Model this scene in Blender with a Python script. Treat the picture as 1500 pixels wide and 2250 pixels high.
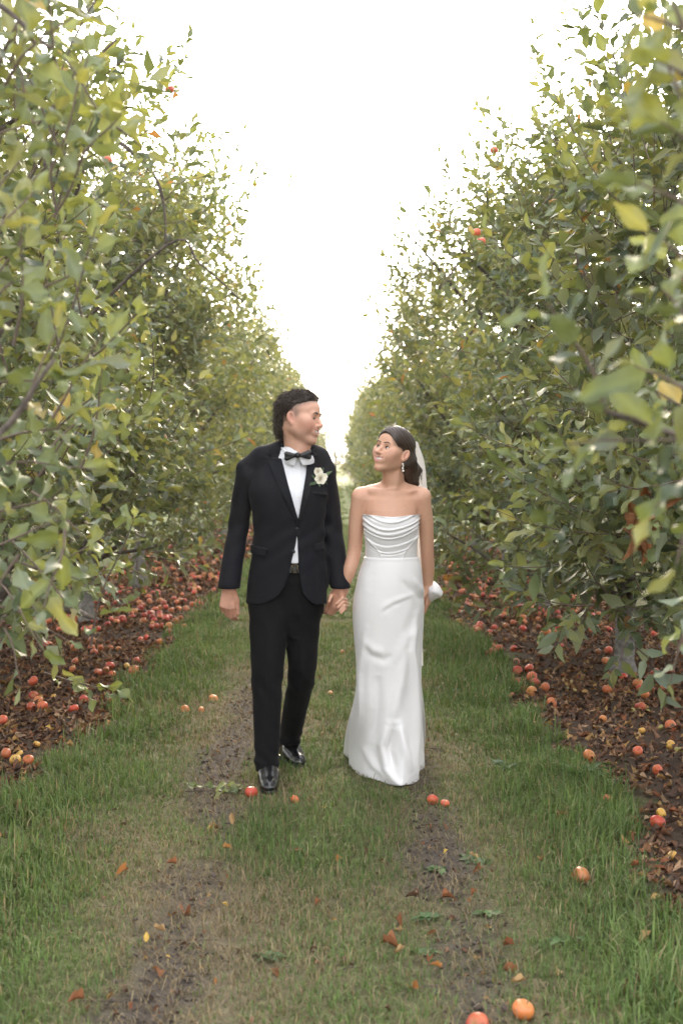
import bpy, math, random
import numpy as np
from mathutils import Vector, Matrix

for o in list(bpy.data.objects): bpy.data.objects.remove(o)
S = bpy.context.scene
COL = S.collection
PI = math.pi
TEST = ''

# ------------------------------------------------------------------ camera, sky, sun, exposure
CAMZ = 1.52
FPX = 3125.0            # focal length in photo pixels (50 mm lens, 36 mm tall sensor, 2250 px)
cd = bpy.data.cameras.new('camera'); cam = bpy.data.objects.new('camera', cd); COL.objects.link(cam)
cam.location = (0, 0, CAMZ); cam.rotation_euler = (PI/2, 0, 0)
cd.sensor_fit = 'VERTICAL'; cd.sensor_height = 36; cd.sensor_width = 24; cd.lens = 50
cd.shift_x = 10/2250; cd.shift_y = -110/2250
cd.clip_start = 0.05; cd.clip_end = 3000
cd.dof.use_dof = True; cd.dof.focus_distance = 6.65; cd.dof.aperture_fstop = 3.8; cd.dof.aperture_blades = 0
S.camera = cam

SUN_EL, SUN_AZ = 17.0, 4.0      # low sun behind the couple (azimuth from +Y toward +X), veiled by thin cloud
w = bpy.data.worlds.new('World'); S.world = w; w.use_nodes = True
nt = w.node_tree; nt.nodes.clear()
sky = nt.nodes.new('ShaderNodeTexSky'); sky.sky_type = 'NISHITA'; sky.sun_disc = False
sky.sun_elevation = math.radians(SUN_EL); sky.sun_rotation = math.radians(SUN_AZ)
sky.altitude = 0; sky.air_density = 1.0; sky.dust_density = 4.0; sky.ozone_density = 1.0
hs = nt.nodes.new('ShaderNodeHueSaturation'); hs.inputs['Saturation'].default_value = 0.42
veil = nt.nodes.new('ShaderNodeMix'); veil.data_type = 'RGBA'; veil.inputs[0].default_value = 0.48
veil.inputs[7].default_value = (8.8, 8.8, 9.1, 1)
bg = nt.nodes.new('ShaderNodeBackground'); bg.inputs['Strength'].default_value = 0.15
out = nt.nodes.new('ShaderNodeOutputWorld')
nt.links.new(sky.outputs[0], hs.inputs['Color']); nt.links.new(hs.outputs[0], veil.inputs[6])
nt.links.new(veil.outputs[2], bg.inputs['Color']); nt.links.new(bg.outputs[0], out.inputs['Surface'])

sl = bpy.data.lights.new('sun', 'SUN'); sl.energy = 1.5; sl.angle = math.radians(25); sl.color = (1, .8, .54)
sun = bpy.data.objects.new('sun', sl); COL.objects.link(sun); sun.location = (2, 40, 20)
az, el = math.radians(SUN_AZ), math.radians(SUN_EL)
sdir = Vector((math.sin(az)*math.cos(el), math.cos(az)*math.cos(el), math.sin(el)))
sun.rotation_euler = (-sdir).to_track_quat('-Z', 'Y').to_euler()

vs = S.view_settings
vs.view_transform = 'Standard'; vs.look = 'None'; vs.exposure = 2.05; vs.gamma = 1.0; vs.use_curve_mapping = False
S.render.engine = 'CYCLES'
cy = S.cycles
cy.max_bounces = 6; cy.diffuse_bounces = 3; cy.glossy_bounces = 2; cy.transmission_bounces = 4; cy.transparent_max_bounces = 4
cy.volume_bounces = 0; cy.use_adaptive_sampling = True; cy.adaptive_threshold = 0.02
cy.use_denoising = True; cy.sample_clamp_indirect = 6
try: cy.denoiser = 'OPENIMAGEDENOISE'
except Exception: pass

# ------------------------------------------------------------------ helpers
def P(px, py, D):
    """photo pixel + depth -> point in the orchard"""
    return np.array(((px-740)*D/FPX, D, CAMZ-(py-1015)*D/FPX))
def gdepth(py): return CAMZ*FPX/(py-1015)

def tag(o, label=None, cat=None, group=None, kind=None):
    if label: o['label'] = label
    if cat: o['category'] = cat
    if group: o['group'] = group
    if kind: o['kind'] = kind
    return o
def empty(name, loc, label=None, cat=None, group=None):
    o = bpy.data.objects.new(name, None); COL.objects.link(o); o.location = loc; o.empty_display_size = .1
    return tag(o, label, cat, group)

def make_mesh(name, V, F, col=None, smooth=True, mat=None, extra=None):
    """V (n,3); F: array (m,k) or list of such arrays; col (n,3) point colours"""
    if not isinstance(F, (list, tuple)): F = [F]
    F = [np.asarray(f, np.int32) for f in F if len(f)]
    V = np.asarray(V, np.float32)
    me = bpy.data.meshes.new(name)
    me.vertices.add(len(V)); me.vertices.foreach_set('co', V.ravel())
    nl = sum(f.size for f in F); npoly = sum(len(f) for f in F)
    me.loops.add(nl); me.polygons.add(npoly)
    me.loops.foreach_set('vertex_index', np.concatenate([f.ravel() for f in F]))
    tot = np.concatenate([np.full(len(f), f.shape[1], np.int32) for f in F])
    st = np.concatenate(([0], np.cumsum(tot)[:-1])).astype(np.int32)
    me.polygons.foreach_set('loop_start', st)
    try: me.polygons.foreach_set('loop_total', tot)
    except Exception: pass
    if col is not None:
        a = me.attributes.new('col', 'FLOAT_COLOR', 'POINT')
        c = np.ones((len(V), 4), np.float32); c[:, :3] = col
        a.data.foreach_set('color', c.ravel())
    if extra:
        for k, v in extra.items():
            a = me.attributes.new(k, 'FLOAT', 'POINT'); a.data.foreach_set('value', np.asarray(v, np.float32))
    me.update(calc_edges=True)
    me.polygons.foreach_set('use_smooth', np.full(npoly, smooth, bool))
    if mat: me.materials.append(mat)
    me.validate()
    return me
def put(name, me, parent=None, loc=None):
    o = bpy.data.objects.new(name, me); COL.objects.link(o)
    if parent is not None: o.parent = parent
    if loc is not None: o.location = loc
    return o
def obj(name, V, F, mat, parent=None, col=None, smooth=True, extra=None):
    """mesh object from world-space vertices; under a parent the vertices become local to it"""
    V = np.asarray(V, np.float64)
    base = np.zeros(3)
    p = parent
    while p is not None:
        base = base + np.array(p.location); p = p.parent
    return put(name, make_mesh(name, V-base, F, col, smooth, mat, extra), parent)

def vnoise(x, y, f, seed=0):
    """smooth value noise 0..1 on numpy arrays"""
    x = np.asarray(x, np.float64)*f+seed*17.31; y = np.asarray(y, np.float64)*f+seed*7.77
    xi, yi = np.floor(x), np.floor(y); u, v = x-xi, y-yi
    u = u*u*(3-2*u); v = v*v*(3-2*v)
    def hsh(a, b):
        s = np.sin(a*127.1+b*311.7+seed*3.3)*43758.5453
        return s-np.floor(s)
    return (hsh(xi, yi)*(1-u)+hsh(xi+1, yi)*u)*(1-v)+(hsh(xi, yi+1)*(1-u)+hsh(xi+1, yi+1)*u)*v
def sstep(a, b, x):
    t = np.clip((np.asarray(x, np.float64)-a)/(b-a), 0, 1); return t*t*(3-2*t)
def nrm(v):
    v = np.asarray(v, np.float64); return v/np.maximum(np.linalg.norm(v, axis=-1, keepdims=True), 1e-9)

def tube(pts, rad, n=6, cap=True):
    """tapered tube along a polyline -> V, [quads, tris]"""
    pts = np.asarray(pts, float); m = len(pts); rad = np.broadcast_to(np.asarray(rad, float), (m,))
    t = nrm(np.gradient(pts, axis=0))
    ref = np.array((0.31, 0.17, 0.93)) if abs(t[0, 2]) < .9 else np.array((0.9, .3, 0.1))
    a = nrm(np.cross(t, ref)); b = np.cross(t, a)
    ang = np.arange(n)*2*PI/n
    V = (pts[:, None, :]+rad[:, None, None]*(np.cos(ang)[None, :, None]*a[:, None, :]+np.sin(ang)[None, :, None]*b[:, None, :])).reshape(-1, 3)
    i = np.arange(m-1)[:, None]*n; j = np.arange(n)[None, :]; k = (j+1) % n
    Q = np.stack([i+j, i+k, i+n+k, i+n+j], -1).reshape(-1, 4)
    T = np.zeros((0, 3), int)
    if cap:
        V = np.vstack([V, pts[:1], pts[-1:]])
        c0, c1 = m*n, m*n+1; jj = np.arange(n); kk = (jj+1) % n
        T = np.vstack([np.stack([kk, jj, np.full(n, c0)], -1), np.stack([(m-1)*n+jj, (m-1)*n+kk, np.full(n, c1)], -1)])
    return V, Q, T
class Bag:
    """collects tubes / pieces that together make ONE part"""
    def __init__(s): s.V = []; s.Q = []; s.T = []; s.C = []; s.n = 0
    def add(s, V, Q=None, T=None, c=None):
        if Q is not None and len(Q): s.Q.append(np.asarray(Q)+s.n)
        if T is not None and len(T): s.T.append(np.asarray(T)+s.n)
        s.V.append(V); s.n += len(V)
        if c is not None: s.C.append(np.broadcast_to(c, (len(V), 3)))
    def build(s, name, mat, parent=None, smooth=True):
        F = []
        if s.Q: F.append(np.vstack(s.Q))
        if s.T: F.append(np.vstack(s.T))
        return obj(name, np.vstack(s.V), F, mat, parent, np.vstack(s.C) if s.C else None, smooth)
def bez(pts, n):
    """smooth curve through the control points (Catmull-Rom)"""
    p = np.asarray(pts, float); p = np.vstack([2*p[0]-p[1], p, 2*p[-1]-p[-2]])
    out = []
    for i in range(1, len(p)-2):
        for t in np.linspace(0, 1, n, endpoint=False):
            out.append(.5*((2*p[i])+(-p[i-1]+p[i+1])*t+(2*p[i-1]-5*p[i]+4*p[i+1]-p[i+2])*t*t+(-p[i-1]+3*p[i]-3*p[i+1]+p[i+2])*t**3))
    out.append(p[-2]); return np.array(out)

# ------------------------------------------------------------------ materials
def mat_new(name):
    m = bpy.data.materials.new(name); m.use_nodes = True
    n = m.node_tree.nodes; b = n['Principled BSDF']
    return m, m.node_tree, b
def L(nt, a, b): nt.links.new(a, b)
def tex_noise(nt, scale, detail=4, rough=.55, coord='Object', vec_scale=None):
    tc = nt.nodes.new('ShaderNodeTexCoord'); no = nt.nodes.new('ShaderNodeTexNoise')
    no.inputs['Scale'].default_value = scale; no.inputs['Detail'].default_value = detail; no.inputs['Roughness'].default_value = rough
    if vec_scale:
        mp = nt.nodes.new('ShaderNodeMapping'); mp.inputs['Scale'].default_value = vec_scale
        L(nt, tc.outputs[coord], mp.inputs[0]); L(nt, mp.outputs[0], no.inputs['Vector'])
    else: L(nt, tc.outputs[coord], no.inputs['Vector'])
    return no
def bump(nt, b, src, strength, dist):
    bp = nt.nodes.new('ShaderNodeBump'); bp.inputs['Strength'].default_value = strength; bp.inputs['Distance'].default_value = dist
    L(nt, src, bp.inputs['Height']); L(nt, bp.outputs[0], b.inputs['Normal']); return bp
def var_col(nt, src_col, noise_out, lo, hi):
    """multiply a colour by lo..hi following a noise"""
    mr = nt.nodes.new('ShaderNodeMapRange'); mr.inputs['From Min'].default_value = .3; mr.inputs['From Max'].default_value = .7
    mr.inputs['To Min'].default_value = lo; mr.inputs['To Max'].default_value = hi
    L(nt, noise_out, mr.inputs['Value'])
    mx = nt.nodes.new('ShaderNodeVectorMath'); mx.operation = 'SCALE'
    L(nt, src_col, mx.inputs[0]); L(nt, mr.outputs[0], mx.inputs['Scale'])
    return mx.outputs[0]
def attr(nt, name='col'):
    a = nt.nodes.new('ShaderNodeAttribute'); a.attribute_name = name; return a
def plain(name, c, rough=.6, spec=.5, noise=None, bmp=None, sheen=0, metal=0):
    m, nt, b = mat_new(name)
    b.inputs['Base Color'].default_value = (*c, 1); b.inputs['Roughness'].default_value = rough
    b.inputs['Specular IOR Level'].default_value = spec; b.inputs['Metallic'].default_value = metal
    if sheen: b.inputs['Sheen Weight'].default_value = sheen; b.inputs['Sheen Roughness'].default_value = .4
    if noise:
        no = tex_noise(nt, noise[0]); rgb = nt.nodes.new('ShaderNodeRGB'); rgb.outputs[0].default_value = (*c, 1)
        L(nt, var_col(nt, rgb.outputs[0], no.outputs['Fac'], noise[1], noise[2]), b.inputs['Base Color'])
    if bmp:
        no = tex_noise(nt, bmp[0], 3); bump(nt, b, no.outputs['Fac'], bmp[1], bmp[2])
    return m
def vcol_mat(name, rough=.6, spec=.4, noise=None, bmp=None, sss=0, translucent=0, back=None, tcol=None):
    """base colour from the point colours of the mesh; optional translucency and a paler underside"""
    m, nt, b = mat_new(name); a = attr(nt); c = a.outputs['Color']
    if noise:
        no = tex_noise(nt, noise[0]); c = var_col(nt, c, no.outputs['Fac'], noise[1], noise[2])
    if back:
        ge = nt.nodes.new('ShaderNodeNewGeometry'); mx = nt.nodes.new('ShaderNodeMix'); mx.data_type = 'RGBA'
        L(nt, ge.outputs['Backfacing'], mx.inputs[0]); L(nt, c, mx.inputs[6])
        ad = nt.nodes.new('ShaderNodeMix'); ad.data_type = 'RGBA'; ad.inputs[0].default_value = .55
        L(nt, c, ad.inputs[6]); ad.inputs[7].default_value = (*back, 1); L(nt, ad.outputs[2], mx.inputs[7]); c = mx.outputs[2]
    L(nt, c, b.inputs['Base Color']); b.inputs['Roughness'].default_value = rough; b.inputs['Specular IOR Level'].default_value = spec
    if sss:
        b.inputs['Subsurface Weight'].default_value = sss; b.inputs['Subsurface Radius'].default_value = (1, .35, .2); b.inputs['Subsurface Scale'].default_value = .008
    if bmp:
        no = tex_noise(nt, bmp[0], 3); bump(nt, b, no.outputs['Fac'], bmp[1], bmp[2])
    if translucent:
        t = nt.nodes.new('ShaderNodeBsdfTranslucent'); ms = nt.nodes.new('ShaderNodeMixShader'); ms.inputs[0].default_value = translucent
        vm = nt.nodes.new('ShaderNodeVectorMath'); vm.operation = 'MULTIPLY'; vm.inputs[1].default_value = tcol or (1.6, 1.5, .8)
        L(nt, a.outputs['Color'], vm.inputs[0]); L(nt, vm.outputs[0], t.inputs['Color'])
        o = nt.nodes['Material Output']
        L(nt, b.outputs[0], ms.inputs[1]); L(nt, t.outputs[0], ms.inputs[2]); L(nt, ms.outputs[0], o.inputs['Surface'])
    return m

M_LEAF = vcol_mat('apple_leaf', .5, .42, translucent=.31, back=(.20, .235, .18), tcol=(2.4, 2.05, .8))
M_GRASS = vcol_mat('grass_blade', .6, .25, translucent=.25, tcol=(1.4, 1.4, .8))
M_LITTER = vcol_mat('dead_leaf', .75, .2, noise=(60, .6, 1.3), translucent=.1, tcol=(1.2, 1, .7))
M_BARK = vcol_mat('bark', .9, .15, noise=(30, .55, 1.35), bmp=(45, .9, .01))
M_SHOOT = vcol_mat('shoot_bark', .7, .3)
M_SKIN = vcol_mat('skin', .5, .4, noise=(60, .96, 1.04), bmp=(260, .08, .002), sss=.15)
def apple_mat():
    m, nt, b = mat_new('apple_skin'); a = attr(nt)
    tc = nt.nodes.new('ShaderNodeTexCoord'); oi = nt.nodes.new('ShaderNodeObjectInfo')
    # streaks running from stem to calyx
    sx = nt.nodes.new('ShaderNodeSeparateXYZ'); L(nt, tc.outputs['Object'], sx.inputs[0])
    at = nt.nodes.new('ShaderNodeMath'); at.operation = 'ARCTAN2'; L(nt, sx.outputs[0], at.inputs[0]); L(nt, sx.outputs[1], at.inputs[1])
    cb = nt.nodes.new('ShaderNodeCombineXYZ'); mu = nt.nodes.new('ShaderNodeMath'); mu.operation = 'MULTIPLY'; mu.inputs[1].default_value = 2.5
    L(nt, at.outputs[0], mu.inputs[0]); L(nt, mu.outputs[0], cb.inputs[0])
    mz = nt.nodes.new('ShaderNodeMath'); mz.operation = 'MULTIPLY'; mz.inputs[1].default_value = 14; L(nt, sx.outputs[2], mz.inputs[0]); L(nt, mz.outputs[0], cb.inputs[1])
    rz = nt.nodes.new('ShaderNodeMath'); rz.operation = 'MULTIPLY'; rz.inputs[1].default_value = 37; L(nt, oi.outputs['Random'], rz.inputs[0]); L(nt, rz.outputs[0], cb.inputs[2])
    no = nt.nodes.new('ShaderNodeTexNoise'); no.inputs['Scale'].default_value = 2.2; no.inputs['Detail'].default_value = 5; L(nt, cb.outputs[0], no.inputs['Vector'])
    n2 = tex_noise(nt, 22, 2)
    ad = nt.nodes.new('ShaderNodeMath'); ad.operation = 'ADD'; L(nt, no.outputs['Fac'], ad.inputs[0]); L(nt, n2.outputs['Fac'], ad.inputs[1])
    mr = nt.nodes.new('ShaderNodeMapRange'); mr.inputs['From Min'].default_value = .85; mr.inputs['From Max'].default_value = 1.25; L(nt, ad.outputs[0], mr.inputs['Value'])
    mx = nt.nodes.new('ShaderNodeMix'); mx.data_type = 'RGBA'; L(nt, mr.outputs[0], mx.inputs[0]); L(nt, a.outputs['Color'], mx.inputs[6])
    vm = nt.nodes.new('ShaderNodeMix'); vm.data_type = 'RGBA'; vm.inputs[0].default_value = .16; L(nt, a.outputs['Color'], vm.inputs[6]); vm.inputs[7].default_value = (.6, .33, .08, 1)
    L(nt, vm.outputs[2], mx.inputs[7]); L(nt, mx.outputs[2], b.inputs['Base Color'])
    b.inputs['Roughness'].default_value = .38
    return m
M_APPLE = apple_mat()
# ------------------------------------------------------------------ ground
XL, XR = -1.41, 1.20            # edges of the mown alley
TRL, TRR = -2.35, 2.07          # trunk lines of the two rows
ALLEY = 4.42
def zones(x, y):
    """litter strip 0..1, wheel track 0..1, dry patches 0..1"""
    x = np.asarray(x, float); y = np.asarray(y, float)
    wob = (vnoise(x*0, y, .9, 3)-.5)*.24+(vnoise(x, y, 4, 5)-.5)*.34+(vnoise(x, y, 12, 6)-.5)*.2
    xx = np.where(x < 0, x-wob, x+wob)
    per = np.where(x < -3.35, x+ALLEY, np.where(x > 3.05, x-ALLEY, x))       # neighbouring alleys repeat
    per = np.where(np.abs(x) > 7.6, 0.0, per)
    xx = xx-x+per
    lit = np.maximum(sstep(XL+.06, XL-.06, xx), sstep(XR-.06, XR+.06, xx))
    n = vnoise(x, y, 1.3, 11)
    w1 = .17+.13*(vnoise(x*0, y, .7, 21)-.5); w2 = .15+.16*(vnoise(x*0, y, .8, 22)-.5)
    c1 = -.55+.1*(vnoise(x*0, y, .5, 23)-.5); c2 = .41+.1*(vnoise(x*0, y, .5, 24)-.5)
    tr = np.maximum(np.exp(-((per-c1)/w1)**2)*(.55+.75*vnoise(x, y, 1.1, 31)), np.exp(-((per-c2)/w2)**2)*(.45+.85*vnoise(x, y, 1.3, 32)))
    tr = np.clip(tr*1.5-.52+.7*(vnoise(x, y, 5, 33)-.5)+.4*(vnoise(x, y, 14, 34)-.5), 0, 1)*(1-lit)
    dry = np.clip(np.exp(-((per-c1)/.42)**2)*.62*(.4+1.1*vnoise(x, y, 1.7, 14))+np.exp(-((per-c2)/.30)**2)*.42*(.4+1.1*vnoise(x, y, 1.9, 15))+.8*(n-.62), 0, 1)*(1-lit)
    return lit, tr, dry
def gz(x, y):
    return .035*(vnoise(x, y, .8, 41)-.5)+.03*(vnoise(x, y, 3, 42)-.5)+.012*(vnoise(x, y, 11, 43)-.5)

xs = np.concatenate([np.array([-900, -300, -100, -40, -20, -13, -10]), np.linspace(-8, -3.5, 16), np.linspace(-3.4, 3.2, 112), np.linspace(3.3, 8, 16), np.array([10, 13, 20, 40, 100, 300, 900])])
ys = np.concatenate([np.array([-300, -60, -20, -8, -2, 1]), np.linspace(2, 13, 190), np.linspace(13.2, 40, 90), np.array([45, 52, 60, 75, 95, 130, 200, 400, 900, 2000])])
GX, GY = np.meshgrid(xs, ys, indexing='ij')
GZ = np.where((np.abs(GX) < 9) & (GY < 45), gz(GX, GY), 0)
lit, tr, dry = zones(GX, GY)
c_thatch = np.array((.085, .088, .038)); c_soil = np.array((.080, .066, .056)); c_mulch = np.array((.066, .045, .032)); c_dry = np.array((.185, .15, .10))
gc = c_thatch*(1-dry[..., None])+c_dry*dry[..., None]
far_ = sstep(16, 30, GY)[..., None]; gc = gc*(1-far_)+np.array((.105, .135, .05))*far_
gc = gc*(1-tr[..., None]*(1-.75*far_))+c_soil*tr[..., None]*(1-.75*far_)
gc = gc*(1-lit[..., None])+c_mulch*lit[..., None]
ni, nj = GX.shape
ii = np.arange(ni-1)[:, None]*nj+np.arange(nj-1)[None, :]
GQ = np.stack([ii, ii+nj, ii+nj+1, ii+1], -1).reshape(-1, 4)
m, nt, b = mat_new('orchard_floor'); a = attr(nt)
n1 = tex_noise(nt, 14, 8, .7); n2 = tex_noise(nt, 120, 4, .7)
c1 = var_col(nt, a.outputs['Color'], n1.outputs['Fac'], .62, 1.4); c2 = var_col(nt, c1, n2.outputs['Fac'], .6, 1.5)
L(nt, c2, b.inputs['Base Color']); b.inputs['Roughness'].default_value = .95; b.inputs['Specular IOR Level'].default_value = .15
bump(nt, b, n2.outputs['Fac'], .8, .012)
ground = obj('ground', np.stack([GX, GY, GZ], -1).reshape(-1, 3), GQ, m, None, gc.reshape(-1, 3))
tag(ground, 'orchard floor of grass thatch, bare wheel tracks and dark leaf-litter strips', 'ground', kind='structure')

# ------------------------------------------------------------------ grass
def blades(rng, x, y, h, wd, lean, col, az=None):
    """bent tapering blades: 5 points, 3 triangles each"""
    n = len(x)
    if az is None: az = rng.uniform(0, 2*PI, n)
    d = np.stack([np.cos(az), np.sin(az), np.zeros(n)], -1); s = np.stack([-np.sin(az), np.cos(az), np.zeros(n)], -1)
    p0 = np.stack([x, y, gz(x, y)-.004], -1)
    up = np.array((0, 0, 1.))
    l1 = (h*.55)[:, None]; th = lean*.5
    p1 = p0+l1*(np.cos(th)[:, None]*up+np.sin(th)[:, None]*d)
    th2 = np.minimum(lean*1.45, 2.0)
    p2 = p1+(h*.5)[:, None]*(np.cos(th2)[:, None]*up+np.sin(th2)[:, None]*d)
    p2[:, 2] = np.maximum(p2[:, 2], p0[:, 2]+.008)
    hw = (wd/2)[:, None]*s
    V = np.stack([p0-hw, p0+hw, p1-hw*.8, p1+hw*.8, p2], 1).reshape(-1, 3)
    k = np.arange(n)[:, None]*5
    T = np.concatenate([k+[0, 1, 3], k+[0, 3, 2], k+[2, 3, 4]], 0)
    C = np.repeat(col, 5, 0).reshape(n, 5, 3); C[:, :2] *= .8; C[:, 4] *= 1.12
    return V, T, C.reshape(-1, 3)
GREENS = np.array([(.080, .130, .034), (.098, .155, .042), (.122, .175, .052), (.084, .136, .044), (.14, .178, .068)])
STRAW = np.array([(.27, .205, .115), (.22, .165, .09), (.31, .25, .15), (.17, .125, .07)])
def grass_field(seed, y0, y1, dens, wmul, hmul, name, label, x0=XL-.1, x1=XR+.1):
    rng = np.random.default_rng(seed)
    n = int((x1-x0)*(y1-y0)*dens)
    x = rng.uniform(x0, x1, n); y = rng.uniform(y0, y1, n)
    # gather into tufts
    cx = rng.uniform(x0, x1, n//14+1); cyy = rng.uniform(y0, y1, n//14+1)
    k = rng.integers(0, len(cx), n); tuf = rng.random(n) < .6
    x = np.where(tuf, cx[k]+rng.normal(0, .028, n), x); y = np.where(tuf, cyy[k]+rng.normal(0, .028, n), y)
    lit, tr, dry = zones(x, y)
    keep = rng.random(n) < np.clip(1-lit*1.02, 0, 1)*np.clip(1-tr*1.12, .0, 1)*(.4+.75*vnoise(x, y, 2.2, 7))*(1-.35*dry)
    x, y, dry, tuf, k = x[keep], y[keep], dry[keep], tuf[keep], k[keep]; n = len(x)
    side = np.maximum(sstep(-.75, -1.2, x), sstep(.62, 1.0, x))
    lush = vnoise(x, y, 1.6, 8)
    h = (.032+.05*rng.random(n)**1.5)*(1+1.0*side)*(.55+.95*lush)*hmul
    foot = ((x-.235)/.23)**2+((y-6.98)/.46)**2; h = np.where(foot < 1.2, h*.65, h)
    h = h*.8*(1-.45*dry); h[rng.random(n) < .02] *= 1.7
    lean = np.abs(rng.normal(.7, .42, n))
    g = GREENS[rng.integers(0, len(GREENS), n)]*rng.uniform(.75, 1.25, (n, 1))*(1+.35*(vnoise(x, y, 3, 9)-.5))[:, None]
    st = STRAW[rng.integers(0, len(STRAW), n)]*rng.uniform(.7, 1.1, (n, 1))
    isd = rng.random(n) < (.09+.62*dry)
    col = np.where(isd[:, None], st, g)
    wd = rng.uniform(.0022, .0048, n)*wmul*(1+.4*side)
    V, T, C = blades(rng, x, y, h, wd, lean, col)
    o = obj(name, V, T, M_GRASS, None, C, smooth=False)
    return tag(o, label, 'grass', kind='stuff')
if TEST != 'people':
    grass_field(1, 3.2, 7.2, 9500, 1.0, 1.0, 'grass', 'short green grass with straw growing in the alley in the foreground')
    grass_field(2, 7.2, 14, 4200, 1.35, 1.05, 'grass', 'green grass of the alley just behind the walking couple')
    grass_field(3, 14, 34, 1100, 2.4, 1.1, 'grass', 'pale green grass of the alley far down between the tree rows')
    grass_field(4, 34, 90, 160, 6.0, 1.2, 'grass', 'grass at the far end of the alley', )
    # flattened dead grass over the wheel tracks
    rng = np.random.default_rng(5)
    n = 60000; x = rng.uniform(XL, XR, n); y = 3.2+rng.random(n)**1.6*11
    lit, tr, dry = zones(x, y)
    k = rng.random(n) < np.clip(dry*1.1+tr*.35, 0, .95)*(1-lit)
    x, y = x[k], y[k]; n = len(x)
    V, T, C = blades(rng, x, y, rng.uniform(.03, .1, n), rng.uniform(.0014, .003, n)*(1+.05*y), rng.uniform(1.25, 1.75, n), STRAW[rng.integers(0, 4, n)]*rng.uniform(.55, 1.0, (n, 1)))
    tag(obj('dead_grass', V, T, M_GRASS, None, C, smooth=False), 'flattened straw-coloured dead grass along the two wheel tracks', 'grass', kind='stuff')

# ------------------------------------------------------------------ fallen leaves (litter)
def leaf_template(ns, nc, width=.5, fold=.25, droop=.3, wave=0.0, curl=0.0, seed=0):
    """ovate leaf along +Y, length 1, upper side +Z"""
    rng = np.random.default_rng(seed)
    t = np.linspace(0, 1, ns)
    prof = np.sin(PI*np.clip(t, 0, 1)**.82)**.8*(1-.12*t)*width/2
    prof[0] = 0; prof[-1] = 0
    V = [np.array((0, 0, 0.))]; rows = []
    u = np.linspace(-1, 1, nc)
    ph = rng.uniform(0, 6, 3)
    for i in range(1, ns-1):
        x = u*prof[i]
        z = fold*np.abs(x)*1.0-droop*t[i]**2*.5+wave*np.sin(t[i]*9+ph[0]+2*np.sign(u))*np.abs(u)**2*.12+curl*(u*u)*prof[i]
        rows.append(np.stack([x, np.full(nc, t[i])-.03*np.abs(u), z], -1))
    V = np.vstack([V]+rows+[np.array([(0, 1, -droop*.5)])])
    T, Q = [], []
    for j in range(nc-1): T.append((0, 1+j+1, 1+j)[::-1] if False else (0, 2+j, 1+j))
    for i in range(ns-3):
        a = 1+i*nc
        for j in range(nc-1): Q.append((a+j, a+j+1, a+nc+j+1, a+nc+j))
    a = 1+(ns-3)*nc; e = len(V)-1
    for j in range(nc-1): T.append((a+j, a+j+1, e))
    return V, np.array(T), np.array(Q)
def stamp_leaves(tmpl, p, d, nv, size, col, rng):
    """place leaf templates: positions p, blade directions d, upper normals nv"""
    n = len(p); d = nrm(d); nv = nv-(nv*d).sum(-1, keepdims=True)*d; nv = nrm(nv); sx = np.cross(d, nv)
    which = rng.integers(0, len(tmpl), n)
    Vs, Ts, Qs, Cs, off = [], [], [], [], 0
    for k, (V, T, Q) in enumerate(tmpl):
        ix = np.where(which == k)[0]
        if not len(ix): continue
        W = p[ix][:, None, :]+size[ix][:, None, None]*(V[None, :, 0:1]*sx[ix][:, None, :]+V[None, :, 1:2]*d[ix][:, None, :]+V[None, :, 2:3]*nv[ix][:, None, :])
        nvv = len(V); base = off+np.arange(len(ix))[:, None, None]*nvv
        Vs.append(W.reshape(-1, 3)); Ts.append((base+T[None]).reshape(-1, 3)); Qs.append((base+Q[None]).reshape(-1, 4)) if len(Q) else None
        Cs.append(np.repeat(col[ix], nvv, 0)); off += nvv*len(ix)
    return np.vstack(Vs), [np.vstack(Qs)] if len(Qs) and not len(Ts) else ([np.vstack(Qs), np.vstack(Ts)] if Qs else [np.vstack(Ts)]), np.vstack(Cs)
LT_DEAD = [leaf_template(4, 3, .55, f, dr, 1, cu, s) for f, dr, cu, s in ((.9, .7, .6, 1), (.2, -.5, .9, 2), (1.3, .2, -.2, 3), (.5, 1.0, 1.2, 4))]
DEADC = np.array([(.15, .075, .042), (.19, .095, .05), (.11, .06, .04), (.23, .13, .075), (.29, .185, .11), (.075, .047, .034), (.22, .085, .04), (.3, .18, .07), (.09, .055, .04), (.13, .068, .042)])
def litter(seed, n, y0, y1, sides, smul, name, label, pw=1.5):
    rng = np.random.default_rng(seed)
    y = y0+rng.random(n)**pw*(y1-y0)
    lo, hi = sides; x = rng.uniform(lo, hi, n)
    l, tr, dry = zones(x, y); k = rng.random(n) < l*(.35+.9*vnoise(x, y, 1.7, 51)); x, y = x[k], y[k]; n = len(x)
    az_ = rng.uniform(0, 2*PI, n); d = np.stack([np.cos(az_), np.sin(az_), rng.normal(0, .25, n)], -1)
    nv = np.stack([rng.normal(0, .45, n), rng.normal(0, .45, n), np.where(rng.random(n) < .5, 1., -1.)], -1)
    size = rng.uniform(.02, .058, n)*smul*(1+.02*y)
    p = np.stack([x, y, gz(x, y)+rng.uniform(.004, .022, n)], -1)
    V, F, C = stamp_leaves(LT_DEAD, p, d, nv, size, DEADC[rng.integers(0, len(DEADC), n)]*rng.uniform(.65, 1.4, (n, 1)), rng)
    tag(obj(name, V, F, M_LITTER, None, C), label, 'leaf litter', kind='stuff')
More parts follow.
